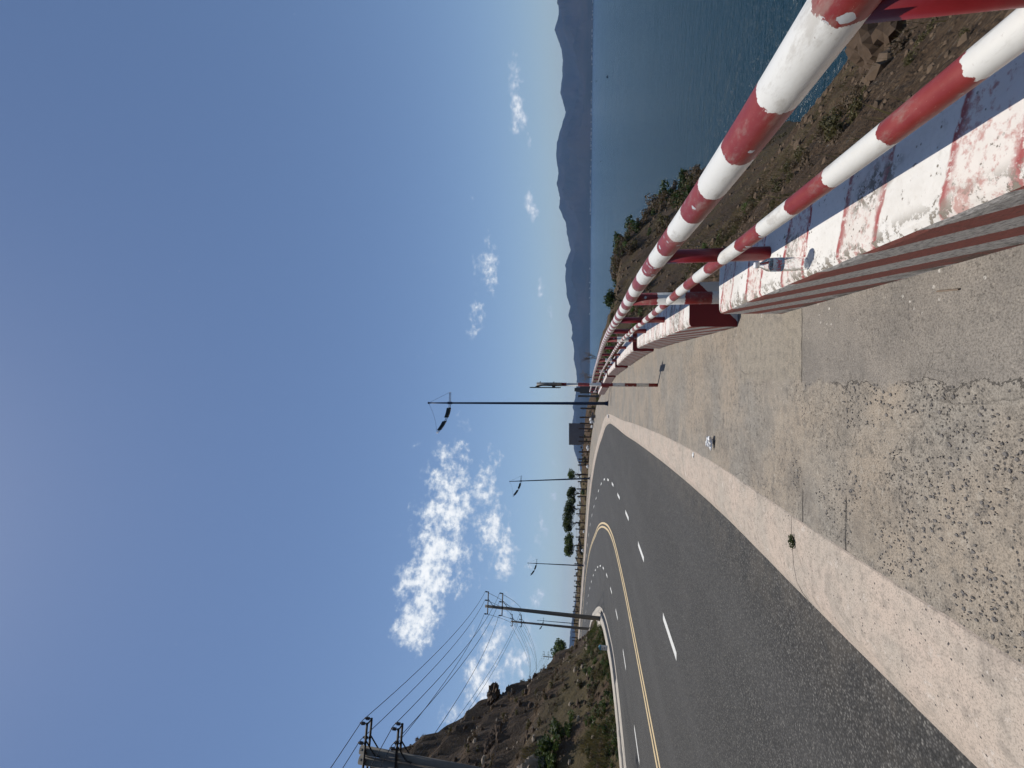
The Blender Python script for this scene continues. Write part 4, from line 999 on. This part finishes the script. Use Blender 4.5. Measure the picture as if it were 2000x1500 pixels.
# seaward shelf
tree('shelf_tree', 'small dark green tree leaning out over the sea by the railing', on(6.2, 36.5), 1.2, (1.15, 1.0, 0.65), 520, 0.11, M['leaf_d'], None, 8, 0.06, (0.3, 0))
bare('bare_tree', 'leafless pale tree behind the railing, nearer of two', on(2.3, 44), 2.6, M['twig'], 1.0, 5)
bare('bare_tree', 'leafless pale tree behind the railing, farther left of two', on(0.9, 50), 2.6, M['twig'], 1.0, 5)
bare('dead_tree', 'dead branching shrub on the headland top with a few green leaves', on(13.8, 50), 2.3, M['bark'], 1.1, 4, 4)
bare('dead_tree', 'dead branching shrub on the headland edge without leaves', on(16.0, 53), 2.2, M['bark'], 1.1, 4)

def bush_mesh(mats_leaf, n_, size, nc=8):
    mb = MB(); clumps(mb, (0, 0, 0.30), (0.6, 0.6, 0.42), nc, n_, size, 0.95); return mb
PROTO = []
for mt, sz in (('leaf_d', 0.07), ('leaf_g', 0.07), ('leaf_o', 0.06), ('leaf_b', 0.055), ('leaf_g', 0.05), ('leaf_o', 0.05)):
    mb = bush_mesh(mt, 520, sz); me_o = mb.build('bush', M[mt]); PROTO.append(me_o.data); bpy.data.objects.remove(me_o)
PV = []
def ground_cover(name, items, label, mats):
    """items: (material key, x, y, size) -> one mass of low growth"""
    xy = np.array([(q[1], q[2]) for q in items]); zz = terrain(xy); VV = []; FF = 0; mi = []
    mlist = [M[k_] for k_ in mats]; quads = 0
    for (mk_, x_, y_, s_), z_ in zip(items, zz):
        src = PV[rng.integers(len(PV))]; a_ = rng.uniform(0, 6.28); c, s = math.cos(a_), math.sin(a_)
        q = src * s_; VV.append(np.c_[q[:, 0]*c - q[:, 1]*s + x_, q[:, 0]*s + q[:, 1]*c + y_, q[:, 2] + z_ - 0.12 * s_]); mi += [mats.index(mk_)] * (len(src) // 4)
    VV = np.vstack(VV); mb = MB(); mb.v = VV.tolist(); n4 = len(VV) // 4
    mb.f = (np.arange(n4 * 4).reshape(-1, 4)).tolist(); mb.mi = mi; mb.uv = [None] * n4
    return tag(mb.build(name, mlist), label, 'shrubs', kind='stuff')
for k_ in range(3):
    mb = bush_mesh(None, 240, 0.085); PV.append(np.array(mb.v))
def bush(kind_, x_, y_, s_, label, group, sink=0.12, sz_=1.0):
    o = bpy.data.objects.new('bush', PROTO[kind_]); COL.objects.link(o)
    o.location = (x_, y_, gz(x_, y_) - sink * s_); o.scale = (s_, s_, s_ * sz_); o.rotation_euler = (0, 0, rng.uniform(0, 6.28))
    return tag(o, label, 'bush', group)
HB = 'headland bushes above the sea'
hl = [(0, 23.6, 62, 3.2), (0, 22.4, 64, 3.0), (3, 21.5, 59, 2.6), (3, 20.5, 56, 2.2), (1, 19.4, 62, 2.5), (0, 17.8, 60, 2.1), (3, 18.6, 55, 1.9), (1, 15.8, 56, 1.7), (2, 22.3, 56, 2.4), (2, 19.8, 51, 1.8), (3, 24.2, 58, 2.6), (0, 25.0, 60, 2.3), (2, 16.8, 50, 1.5), (3, 15.2, 47, 1.3), (1, 14.6, 52, 1.2)]
hl = [(k_, x_, y_, s_ * 1.2) for k_, x_, y_, s_ in hl]
hl_lab = ['dark bush at the outer right end of the headland thicket', 'dark bush next to the outermost one on the headland', 'brown dry bush in the middle of the headland thicket', 'brown dry bush at the front of the headland thicket',
          'green bush on the skyline of the headland thicket', 'dark green bush left of the headland skyline bush', 'small brown bush at the left front of the headland', 'light green bush at the left shoulder of the headland',
          'olive bush on the seaward face of the headland', 'olive bush low in front of the headland', 'large brown bush hanging over the sea side of the headland', 'dark bush lowest on the sea side of the headland',
          'small olive bush on the headland bench', 'little brown bush nearest on the headland bench', 'small green bush under the dead shrubs of the headland']
for (k_, x_, y_, s_), lb_ in zip(hl, hl_lab): bush(k_, x_, y_, s_, lb_, HB)
it = []
fe = EDGE[(EDGE[:, 1] > 50) & (EDGE[:, 1] < 125)]
for i in range(260):
    q = fe[rng.integers(len(fe))]; d_ = rng.uniform(0.3, 7.0)
    it.append((str(rng.choice(['leaf_b', 'leaf_o', 'leaf_o', 'leaf_d'])), q[0] + d_ * 0.70, q[1] + d_ * 0.71, rng.uniform(0.25, 0.7)))
ground_cover('bank_scrub', it, 'dry brown scrub on the bank behind the far fence', ['leaf_b', 'leaf_o', 'leaf_d'])
it = []
for i in range(120):
    it.append((str(rng.choice(['leaf_b', 'leaf_d', 'leaf_o', 'leaf_b'])), rng.uniform(13, 25), rng.uniform(47, 66), rng.uniform(0.9, 2.0)))
ground_cover('headland_scrub', it, 'dense low brown and green scrub covering the headland', ['leaf_b', 'leaf_d', 'leaf_o'])
it = []
for i in range(240):
    y_ = rng.uniform(7, 46); t_ = rng.uniform(0.8, 9); ex = float(np.interp(y_, EDGE[:, 1], EDGE[:, 0]))
    if y_ < 22 and t_ > 4: t_ *= 0.5
    near_ = y_ < 18
    it.append((str(rng.choice(['leaf_o', 'leaf_b', 'leaf_b', 'leaf_o' if near_ else 'leaf_g', 'leaf_b'])), ex + t_, y_, rng.uniform(0.35, 0.85) * (0.45 if near_ else 1.0)))
for i in range(90):
    x_, y_ = rng.uniform(1.8, 9), rng.uniform(1.5, 16); it.append((str(rng.choice(['leaf_o', 'leaf_o', 'leaf_b'])), x_, y_, rng.uniform(0.08, 0.2)))
ground_cover('slope_scrub', it, 'low dry scrub and weeds on the seaward slope behind the railing', ['leaf_o', 'leaf_b', 'leaf_g'])
for (x_, y_, s_, lb_) in ((1.6, 30.5, 1.3, 'fresh green bush just behind the distant railing, leftmost'), (2.6, 33.0, 1.4, 'fresh green bush behind the distant railing, tallest'), (3.3, 29.5, 1.0, 'smaller fresh green bush behind the railing, rightmost')): bush(1, x_, y_, s_, lb_, 'green bushes by the railing')
HG = 'green scrub on the left hill'
for (x_, y_, s_, k_, lb_) in ((-19.3, 26.2, 1.5, 0, 'right end of the dark green thicket halfway up the hill'), (-19.6, 25.0, 1.7, 0, 'densest bush in the middle of the hill thicket'), (-19.2, 24.2, 1.3, 1, 'lower bush of the dark green hill thicket'),
                          (-20.4, 25.6, 1.4, 0, 'upper bush of the dark green hill thicket'), (-19.9, 23.2, 1.5, 0, 'left end of the dark green thicket below the pale rock'), (-18.6, 25.8, 1.0, 1, 'small bright bush in front of the hill thicket')): bush(k_, x_, y_, s_, lb_, HG)
it = []
for i in range(230):
    y_ = rng.uniform(10, 38); lx = float(np.interp(y_, INN[:, 1], INN[:, 0]))
    it.append((str(rng.choice(['leaf_d', 'leaf_g', 'leaf_o', 'leaf_o'])), lx - 1.3 - 1.9 * rng.random() ** 1.5, y_, rng.uniform(0.25, 0.6)))
ground_cover('verge_weeds', it, 'leafy green weeds along the inner kerb at the hill foot', ['leaf_d', 'leaf_g', 'leaf_o'])
it = []
for i in range(260):
    y_ = rng.uniform(14, 50); lx = float(np.interp(y_, INN[:, 1], INN[:, 0]))
    it.append((str(rng.choice(['leaf_o', 'leaf_b', 'leaf_b', 'leaf_b', 'leaf_o'])), lx - rng.uniform(2.2, 12), y_, rng.uniform(0.22, 0.7)))
ground_cover('hill_scrub', it, 'dry brown scrub over the rubble of the hill', ['leaf_o', 'leaf_b', 'leaf_d'])

def blades(area, n_, h, w, name, mat, label, filt=None):
    (xa, xb), (ya, yb) = area
    P_ = np.stack([rng.uniform(xa, xb, n_), rng.uniform(ya, yb, n_)], 1)
    if filt is not None: P_ = P_[filt(P_)]
    z_ = terrain(P_); n2 = len(P_)
    hh = h * rng.uniform(0.5, 1.3, n2); a_ = rng.uniform(0, 6.28, n2); ln = rng.uniform(0.15, 0.7, n2) * hh
    wv = w * rng.uniform(0.6, 1.4, n2)
    b0 = np.c_[P_[:, 0] - wv * np.cos(a_), P_[:, 1] - wv * np.sin(a_), z_ - 0.04]; b1 = np.c_[P_[:, 0] + wv * np.cos(a_), P_[:, 1] + wv * np.sin(a_), z_ - 0.04]
    la = rng.uniform(0, 6.28, n2)
    tp = np.c_[P_[:, 0] + ln * np.cos(la), P_[:, 1] + ln * np.sin(la), z_ + hh]
    mb = MB(); V_ = np.stack([b0, b1, tp], 1).reshape(-1, 3); mb.v = V_.tolist()
    mb.f = [[3*i, 3*i+1, 3*i+2] for i in range(n2)]; mb.mi = [0] * n2; mb.uv = [None] * n2
    return tag(mb.build(name, mat), label, 'grass', kind='stuff')
def hillband(lo, hi):
    def f_(P_):
        d, _ = sd(INN_T, P_); d = -d; nz_ = fract(P_, 0.35, 2, 11.0)
        return (d > lo) & (d < hi) & (nz_ > -0.05)
    return f_
blades(((-24, -15.5), (11, 30)), 60000, 0.40, 0.018, 'dry_grass', M['grass_d'], 'dry yellow grass on the lower hill', hillband(2.0, 6.0))
blades(((-24, -15.5), (10, 47)), 30000, 0.34, 0.018, 'green_grass', M['grass_g'], 'short green grass along the inner kerb', hillband(1.25, 3.2))
def seaf(P_):
    d, _ = sd(EDGE_T, P_); nz_ = fract(P_, 0.6, 2, 31.0); return (d > 0.5) & (nz_ > 0.12)
blades(((1.0, 14), (3, 46)), 26000, 0.26, 0.010, 'slope_grass', M['grass_d'], 'sparse dry grass on the seaward slope', seaf)
def farv(P_):
    d, _ = sd(EDGE_T, P_); return (d > 0.15) & (d < 2.2)
blades(((-60, 0), (48, 118)), 26000, 0.32, 0.03, 'verge_grass', M['grass_g'], 'rough grass under the far fence', farv)

# ------------------------------------------------------------------ rocks
def rock_verts(seed, flat=0.7, sub=2):
    import bmesh
    bm = bmesh.new(); bmesh.ops.create_icosphere(bm, subdivisions=sub, radius=1.0)
    for v in bm.verts:
        k_ = 1 + (0.32 if sub > 1 else 0.24) * mn.noise(v.co * 1.3 + Vector((seed, 0, 0))) + (0.16 if sub > 1 else 0.08) * mn.noise(v.co * 3.1 + Vector((0, seed, 0)))
        c = mn.cell(v.co * 1.5 + Vector((seed * 1.7, 0, 0))) * (0.03 if sub > 1 else 0.02)
        v.co = v.co * (k_ + c); v.co.z *= flat
    V_ = np.array([v.co[:] for v in bm.verts]); F_ = [[w.index for w in f.verts] for f in bm.faces]; bm.free(); return V_, F_
RV = [rock_verts(s_ * 3.7 + 0.4, rng.uniform(0.4, 0.75), 1) for s_ in range(12)]
def scatter_rocks(name, pts_, sizes, mat, label, zoff=0.0):
    mb = MB(); zz = terrain(pts_)
    for (x_, y_), z_, s_ in zip(pts_, zz, sizes):
        V_, F_ = RV[rng.integers(12)]; a_ = rng.uniform(0, 6.28); c, s = math.cos(a_), math.sin(a_)
        sc = s_ * np.array([rng.uniform(0.6, 1.3), rng.uniform(0.6, 1.3), rng.uniform(0.6, 1.1)])
        q = V_ * sc; q = np.c_[q[:, 0]*c - q[:, 1]*s, q[:, 0]*s + q[:, 1]*c, q[:, 2]] + (x_, y_, z_ + s_ * 0.05 + zoff)
        b_ = len(mb.v); mb.v.extend(q.tolist()); mb.f.extend([[i + b_ for i in f] for f in F_])
    mb.mi = [0] * len(mb.f); mb.uv = [None] * len(mb.f)
    return tag(mb.build(name, mat), label, 'rubble', kind='stuff')
n_ = 6500
P_ = np.stack([1.25 + rng.random(n_) ** 1.4 * 11, rng.uniform(0.3, 24, n_)], 1)
d_, _ = sd(EDGE_T, P_); P_ = P_[d_ > 0.3]
scatter_rocks('slope_rubble', P_, 0.008 + 0.055 * rng.random(len(P_)) ** 5, M['rock'], 'loose brown stones over the seaward slope')
n_ = 1500
P_ = np.stack([rng.uniform(2, 24, n_), rng.uniform(8, 60, n_)], 1); d_, _ = sd(EDGE_T, P_); P_ = P_[d_ > 0.8]
scatter_rocks('shelf_rubble', P_, 0.06 + 0.22 * rng.random(len(P_)) ** 3, M['rock'], 'scattered stones over the shelf behind the railing')
n_ = 1700
P_ = np.stack([rng.uniform(-32, -16.5, n_), rng.uniform(10, 52, n_)], 1); d_, _ = sd(INN_T, P_); P_ = P_[-d_ > 2.2]
scatter_rocks('hill_rubble', P_, 0.04 + 0.28 * rng.random(len(P_)) ** 4, M['rockd'], 'dark broken rubble over the hill')
n_ = 700
P_ = np.stack([rng.uniform(-32, -16.5, n_), rng.uniform(10, 52, n_)], 1); d_, _ = sd(INN_T, P_); P_ = P_[-d_ > 2.6]
scatter_rocks('pale_rubble', P_, 0.05 + 0.25 * rng.random(len(P_)) ** 3, M['rockp'], 'paler stones dotted over the hill')
def boulder(x_, y_, s_, mat, label, sc=(1, 1, 1), dz=0.0):
    V_, F_ = rock_verts(x_ * 1.3 + y_, 0.85, 4); mb = MB(); g_ = gz(x_, y_)
    for i, v in enumerate(V_):
        q = Vector(v) * 2.2 + Vector((x_, y_, 0)); V_[i] = v * (0.86 + 0.28 * (mn.ridged_multi_fractal(q, 0.9, 2.2, 5, 1.0, 2.0) - 0.8) + 0.07 * mn.noise(Vector(v) * 7.0 + Vector((x_, 0, 0))))
    mb.v = (V_ * s_ * np.array(sc) + np.array((x_, y_, g_ + dz))).tolist(); mb.f = F_; mb.mi = [0]*len(F_); mb.uv = [None]*len(F_)
    return tag(mb.build('boulder', M[mat], origin=(x_, y_, g_)), label, 'boulder', 'rock outcrops')
boulder(-20.6, 22.4, 1.25, 'rockp', 'pale angular boulder jutting from the hill near the left edge', (1, 0.8, 1.1), 0.2)
boulder(-20.4, 24.4, 0.85, 'rockp', 'smaller pale rock just above the green thicket on the hill', (1, 0.8, 1.2), 0.2)
boulder(-20.2, 20.4, 1.3, 'rock', 'brown craggy outcrop lowest at the left edge of the view', (1, 1.2, 1.3), 0.1)
boulder(-27.6, 40.6, 1.0, 'rockd', 'dark rounded knob on the hill skyline', (1, 1.2, 0.7), -0.1)
boulder(-24.0, 31.0, 0.9, 'rockd', 'dark crag under the hill crest', (0.8, 1.6, 1.0), -0.1)
boulder(10.6, 15.6, 1.25, 'rockd', 'large rock coloured dark for the cast shade in the hollow below the parapet', (1.3, 0.9, 0.9), 0.25)  # dark rock colour here stands in for the shadow cast under the overhang
boulder(12.6, 17.6, 1.7, 'rockd', 'biggest rock coloured dark for the hollow shade, low on the slope towards the water', (1.2, 1.2, 0.9), 0.2)
boulder(9.2, 12.6, 0.8, 'rockd', 'brown ledge of rock coloured dark for the shade beside the hollow', (1.6, 0.8, 0.7), 0.15)
boulder(11.4, 13.8, 0.7, 'rockp', 'pale slab leaning on the shade-coloured rocks of the hollow', (1.2, 0.6, 1.0), 0.5)

# pavement aggregate standing proud near the camera
mb = MB(); npb = 0
for _try in range(9000):
    if npb >= 1050: break
    x_, y_ = rng.uniform(-1.0, 0.02), 1.45 + 2.3 * rng.random() ** 1.3
    if mn.noise(Vector((x_ * 3.1, y_ * 3.1, 4.2))) < -0.12 + 0.28 * max(0.0, y_ - 2.3): continue
    if x_ < -0.93: continue
    s_ = 0.0042 + 0.0105 * rng.random() ** 2.0; a_ = rng.uniform(0, 6.28); b_ = len(mb.v); el_ = rng.uniform(0.45, 1.0)
    for k_ in range(6):
        t_ = a_ + k_ * math.pi / 3; r_ = s_ * rng.uniform(0.5, 1.2)
        mb.v.append((x_ + r_ * math.cos(t_) * el_, y_ + r_ * math.sin(t_), -0.002))
    for k_ in range(6):
        v_ = mb.v[b_ + k_]; mb.v.append((x_ + (v_[0] - x_) * 0.7, y_ + (v_[1] - y_) * 0.7, 0.0022 + 0.003 * rng.random()))
    for k_ in range(6): mb.face([b_ + k_, b_ + (k_ + 1) % 6, b_ + 6 + (k_ + 1) % 6, b_ + 6 + k_])
    mb.face([b_ + 6 + k_ for k_ in range(6)]); npb += 1
tag(mb.build('pavement_pebbles', M['pebble']), 'dark pebbles exposed in the worn pavement', 'pebbles', kind='stuff')

# ------------------------------------------------------------------ small things
# kilometre stone
kx, ky = -16.55, 30.2; kz = zf(ky) + 0.05
km = empty('kilometre_stone', (kx, ky, kz), 'white roadside distance stone with a pale blue rounded head', 'milestone')
MB().box((kx, ky, kz + 0.18), (0.25, 0.15, 0.40)).build('body', M['stone'], km, bevel=0.01)
mb = MB(); n_ = 10
for k_ in range(n_ + 1):
    a_ = math.pi * k_ / n_
    for t_ in (-0.08, 0.08): mb.v.append((kx + 0.135 * math.cos(a_), ky + t_, kz + 0.384 + 0.145 * math.sin(a_)))
for k_ in range(n_): mb.face([2*k_, 2*k_+2, 2*k_+3, 2*k_+1])
mb.face([2*k_ for k_ in range(n_ + 1)][::-1]); mb.face([2*k_+1 for k_ in range(n_ + 1)])
mb.build('head', M['bluetop'], km)
for (ox, oz, w_, h_) in ((-0.03, 0.27, 0.08, 0.035), (0.04, 0.17, 0.05, 0.045), (-0.03, 0.17, 0.04, 0.04)):
    MB().box((kx + ox, ky - 0.077, kz + oz), (w_, 0.004, h_)).build('lettering', M['ink'], km)

# bottle on the first block
bx, by = 0.585, 2.44; bz = BH + 0.004
def clear():
    m, n, b = material('clear_plastic'); bset(n, b, (0.92, 0.95, 0.97), 0.06); b.inputs['Transmission Weight'].default_value = 1.0; b.inputs['IOR'].default_value = 1.12
    return m
M['clear'] = clear()
bot = empty('water_bottle', (bx, by, bz), 'empty clear plastic water bottle standing on the nearest parapet block', 'bottle')
MB().lathe((bx, by, bz), [(0.022, 0.0), (0.030, 0.004), (0.0325, 0.02), (0.030, 0.03), (0.0325, 0.045), (0.0325, 0.10), (0.031, 0.105), (0.0325, 0.11), (0.0325, 0.155), (0.030, 0.175), (0.016, 0.200), (0.0125, 0.206), (0.0125, 0.214)], 24).build('body', M['clear'], bot, smooth=True)
m_, n_m, b_m = material('bottle_label'); uvn = n_m.uv(); pn = n_m.pos(); lz = n_m.sep(pn)[2]
lc = n_m.mix(n_m.smooth(lz, bz + 0.108, bz + 0.155), (0.16, 0.27, 0.40), (0.42, 0.52, 0.62))
lc = n_m.mix(n_m.smooth(n_m.noise(pn, 95, 3, 0.6), 0.56, 0.60, 0, 0.85), lc, (0.42, 0.05, 0.06)); bset(n_m, b_m, lc, 0.4)
lb = MB(); lb.tube([(bx, by, bz + 0.108), (bx, by, bz + 0.158)], 0.0331, 24, caps=False).build('paper_label', m_, bot, smooth=True)
MB().lathe((bx, by, bz), [(0.0155, 0.213), (0.0155, 0.231), (0.013, 0.234)], 18).build('cap', M['plastic'], bot, smooth=True)
cu = bpy.data.curves.new('lettering', 'FONT'); cu.body = 'Lavie'; cu.size = 0.030; cu.extrude = 0.0004; cu.align_x = 'CENTER'
tx = bpy.data.objects.new('lettering', cu); COL.objects.link(tx); tx.parent = bot
tx.location = (-0.012, -0.0336, 0.124); tx.rotation_euler = (R(90), 0, R(-15)); tx.scale = (0.8, 1, 1)
bpy.context.view_layer.update()
me_t = bpy.data.meshes.new_from_object(tx.evaluated_get(bpy.context.evaluated_depsgraph_get()))
tm = bpy.data.objects.new('lettering', me_t); COL.objects.link(tm); tm.parent = bot; tm.location = tx.location; tm.rotation_euler = tx.rotation_euler; tm.scale = tx.scale
bpy.data.objects.remove(tx); me_t.materials.clear(); me_t.materials.append(simple('red_lettering', (0.45, 0.02, 0.03), 0.5))

def crumple(name, x_, y_, z_, s_, mat, label, cat, flat=0.6, seed=1.0):
    V_, F_ = rock_verts(seed, flat, 3)
    for i, v in enumerate(V_):
        k_ = mn.noise(Vector(v * 4.0 + seed)) * 0.35 + mn.cell(Vector(v * 3.0 + seed)) * 0.18
        V_[i] = v * (0.85 + k_)
    V_[:, 2] -= V_[:, 2].min()
    mb = MB(); mb.v = (V_ * np.array((s_, s_ * 0.75, s_)) + np.array((x_, y_, z_))).tolist(); mb.f = F_; mb.mi = [0]*len(F_); mb.uv = [None]*len(F_)
    return tag(mb.build(name, M[mat], origin=(x_, y_, z_)), label, cat)
crumple('crumpled_bag', -0.68, 5.92, 0.0, 0.085, 'plastic', 'crumpled white plastic bag lying on the pavement', 'litter', 0.55, 2.2)
crumple('paper_scrap', -0.98, 6.95, 0.004, 0.045, 'paper', 'small white paper scrap on the kerb past the bag', 'litter', 0.22, 5.1)
crumple('paper_scrap', -2.05, 31.0, zf(31) + 0.0, 0.14, 'paper', 'white scrap lying where the kerb turns', 'litter', 0.4, 7.7)
for i, (x_, y_, s_, lb_) in enumerate(((-4.1, 54.9, 0.42, 'largest white rubbish bag under the fence right of the billboard'), (-8.55, 64.6, 0.36, 'white rubbish bag under the fence left of the billboard'),
                                       (-5.0, 57.0, 0.22, 'small white rubbish bag below the billboard'), (-24.9, 80.8, 0.25, 'white rubbish scrap by the fence under the round trees'), (-29.6, 85.0, 0.3, 'white bag at the fence left of the round trees'), (-11.6, 67.6, 0.26, 'white sack by the fence near the leaning lamp'))):
    crumple('rubbish_bag', x_, y_, gz(x_ + 0.6, y_ + 0.5) if False else zf(y_) + 0.0, s_, 'plastic', lb_, 'litter', 0.7, 3.3 + i)

# weed in the kerb joint
w_ = empty('joint_weed', (-1.15, 3.72 - 0.02, 0.0), 'little dark weed sprouting in the kerb joint', 'weed')
mb = MB(); leaves(mb, (-1.13, 3.71, 0.018), (0.055, 0.03, 0.022), 170, 0.010, hollow=0.1); mb.build('leaves', M['leaf_d'], w_)
mb = MB()
for k_ in range(9): mb.tube([(-1.13 + rng.uniform(-.04, .04), 3.71 + rng.uniform(-.01, .01), -0.01), (-1.13 + rng.uniform(-.06, .06), 3.71 + rng.uniform(-.03, .03), 0.03)], 0.0012, 4)
mb.build('stem', M['twig'], w_)
# twig and manhole-like dark spot
o = MB().tube([(0.40, 2.18, 0.006), (0.415, 2.30, 0.007)], 0.004, 6).build('stick', M['twig'], origin=(0.4, 2.2, 0)); tag(o, 'short thin stick lying beside the nearest parapet block', 'stick')

# white arched shelter far left
sx, sy = -52.0, 90.5; sz = zf(sy) + 0.3
sh = empty('arched_shelter', (sx, sy, sz), 'small white arched shelter below the tree at the hill foot', 'shelter')
mb = MB(); n_ = 12
for k_ in range(n_ + 1):
    a_ = math.pi * k_ / n_
    for r_ in (0.85, 1.0):
        for t_ in (-0.5, 0.5): mb.v.append((sx + r_ * math.cos(a_), sy + t_, sz + r_ * 1.25 * math.sin(a_)))
for k_ in range(n_):
    b_ = 4 * k_
    for q in ((0, 4, 5, 1), (2, 3, 7, 6), (0, 2, 6, 4), (1, 5, 7, 3)): mb.face([b_ + w for w in q])
mb.build('arch', M['white_p'], sh); MB().box((sx, sy + 0.42, sz + 0.4), (1.66, 0.06, 1.0)).build('back_panel', M['wood'], sh)

# boats
def boat(x_, y_, L, rz, label):
    root = empty('fishing_boat', (x_, y_, -20), label, 'boat', 'small dark boats on the bay'); c, s = math.cos(rz), math.sin(rz); mb = MB()
    st = [(-0.5, 0.16, 0.55), (-0.2, 0.2, 0.5), (0.15, 0.18, 0.55), (0.4, 0.09, 0.75), (0.5, 0.005, 0.95)]
    for (u, w, h_) in st:
        for (q, z_) in ((-w, h_), (-w * 0.6, -0.25), (w * 0.6, -0.25), (w, h_)):
            X_, Y_ = u * L, q * L; mb.v.append((x_ + X_*c - Y_*s, y_ + X_*s + Y_*c, -20 + z_ * L * 0.14 + 0.1))
    for i in range(4):
        for k_ in range(3): mb.face([4*i+k_, 4*i+k_+1, 4*i+k_+5, 4*i+k_+4])
        mb.face([4*i+3, 4*i, 4*i+4, 4*i+7])
    mb.face([0, 3, 2, 1]); mb.build('hull', M['hull'], root)
    MB().box((x_ - 0.18*L*c, y_ - 0.18*L*s, -20 + L * 0.16), (L * 0.26, L * 0.2, L * 0.2), rz).build('cabin', M['hull'], root)
    MB().tube([(x_, y_, -20), (x_, y_, -20 + L * 0.42)], L * 0.012, 5).build('mast', M['hull'], root)
boat(361, 562, 6.0, 0.6, 'dark fishing boat nearest to the camera out on the bay')
boat(386, 828, 5.5, 1.2, 'small dark boat out on the bay left of the nearest boat')
boat(900, 1417, 8, 0.2, 'tiny farthest boat close under the far shore')

# ------------------------------------------------------------------ air
mh = bpy.data.materials.new('sea_haze'); mh.use_nodes = True; hn = N(mh.node_tree); hn.n.clear()
ho = hn.node('ShaderNodeOutputMaterial'); pv = hn.node('ShaderNodeVolumePrincipled')
pv.inputs['Color'].default_value = (0.36, 0.57, 1.0, 1); pv.inputs['Density'].default_value = 7e-5; pv.inputs['Anisotropy'].default_value = 0.2
hn.l.new(pv.outputs[0], ho.inputs['Volume'])
hb = MB(); hb.box((0, 4000, 190), (19000, 11000, 430)); hz = hb.build('haze', mh)
hz.location = (0, 0, 2.5)
tag(hz, 'thin bluish sea haze', kind='stuff')
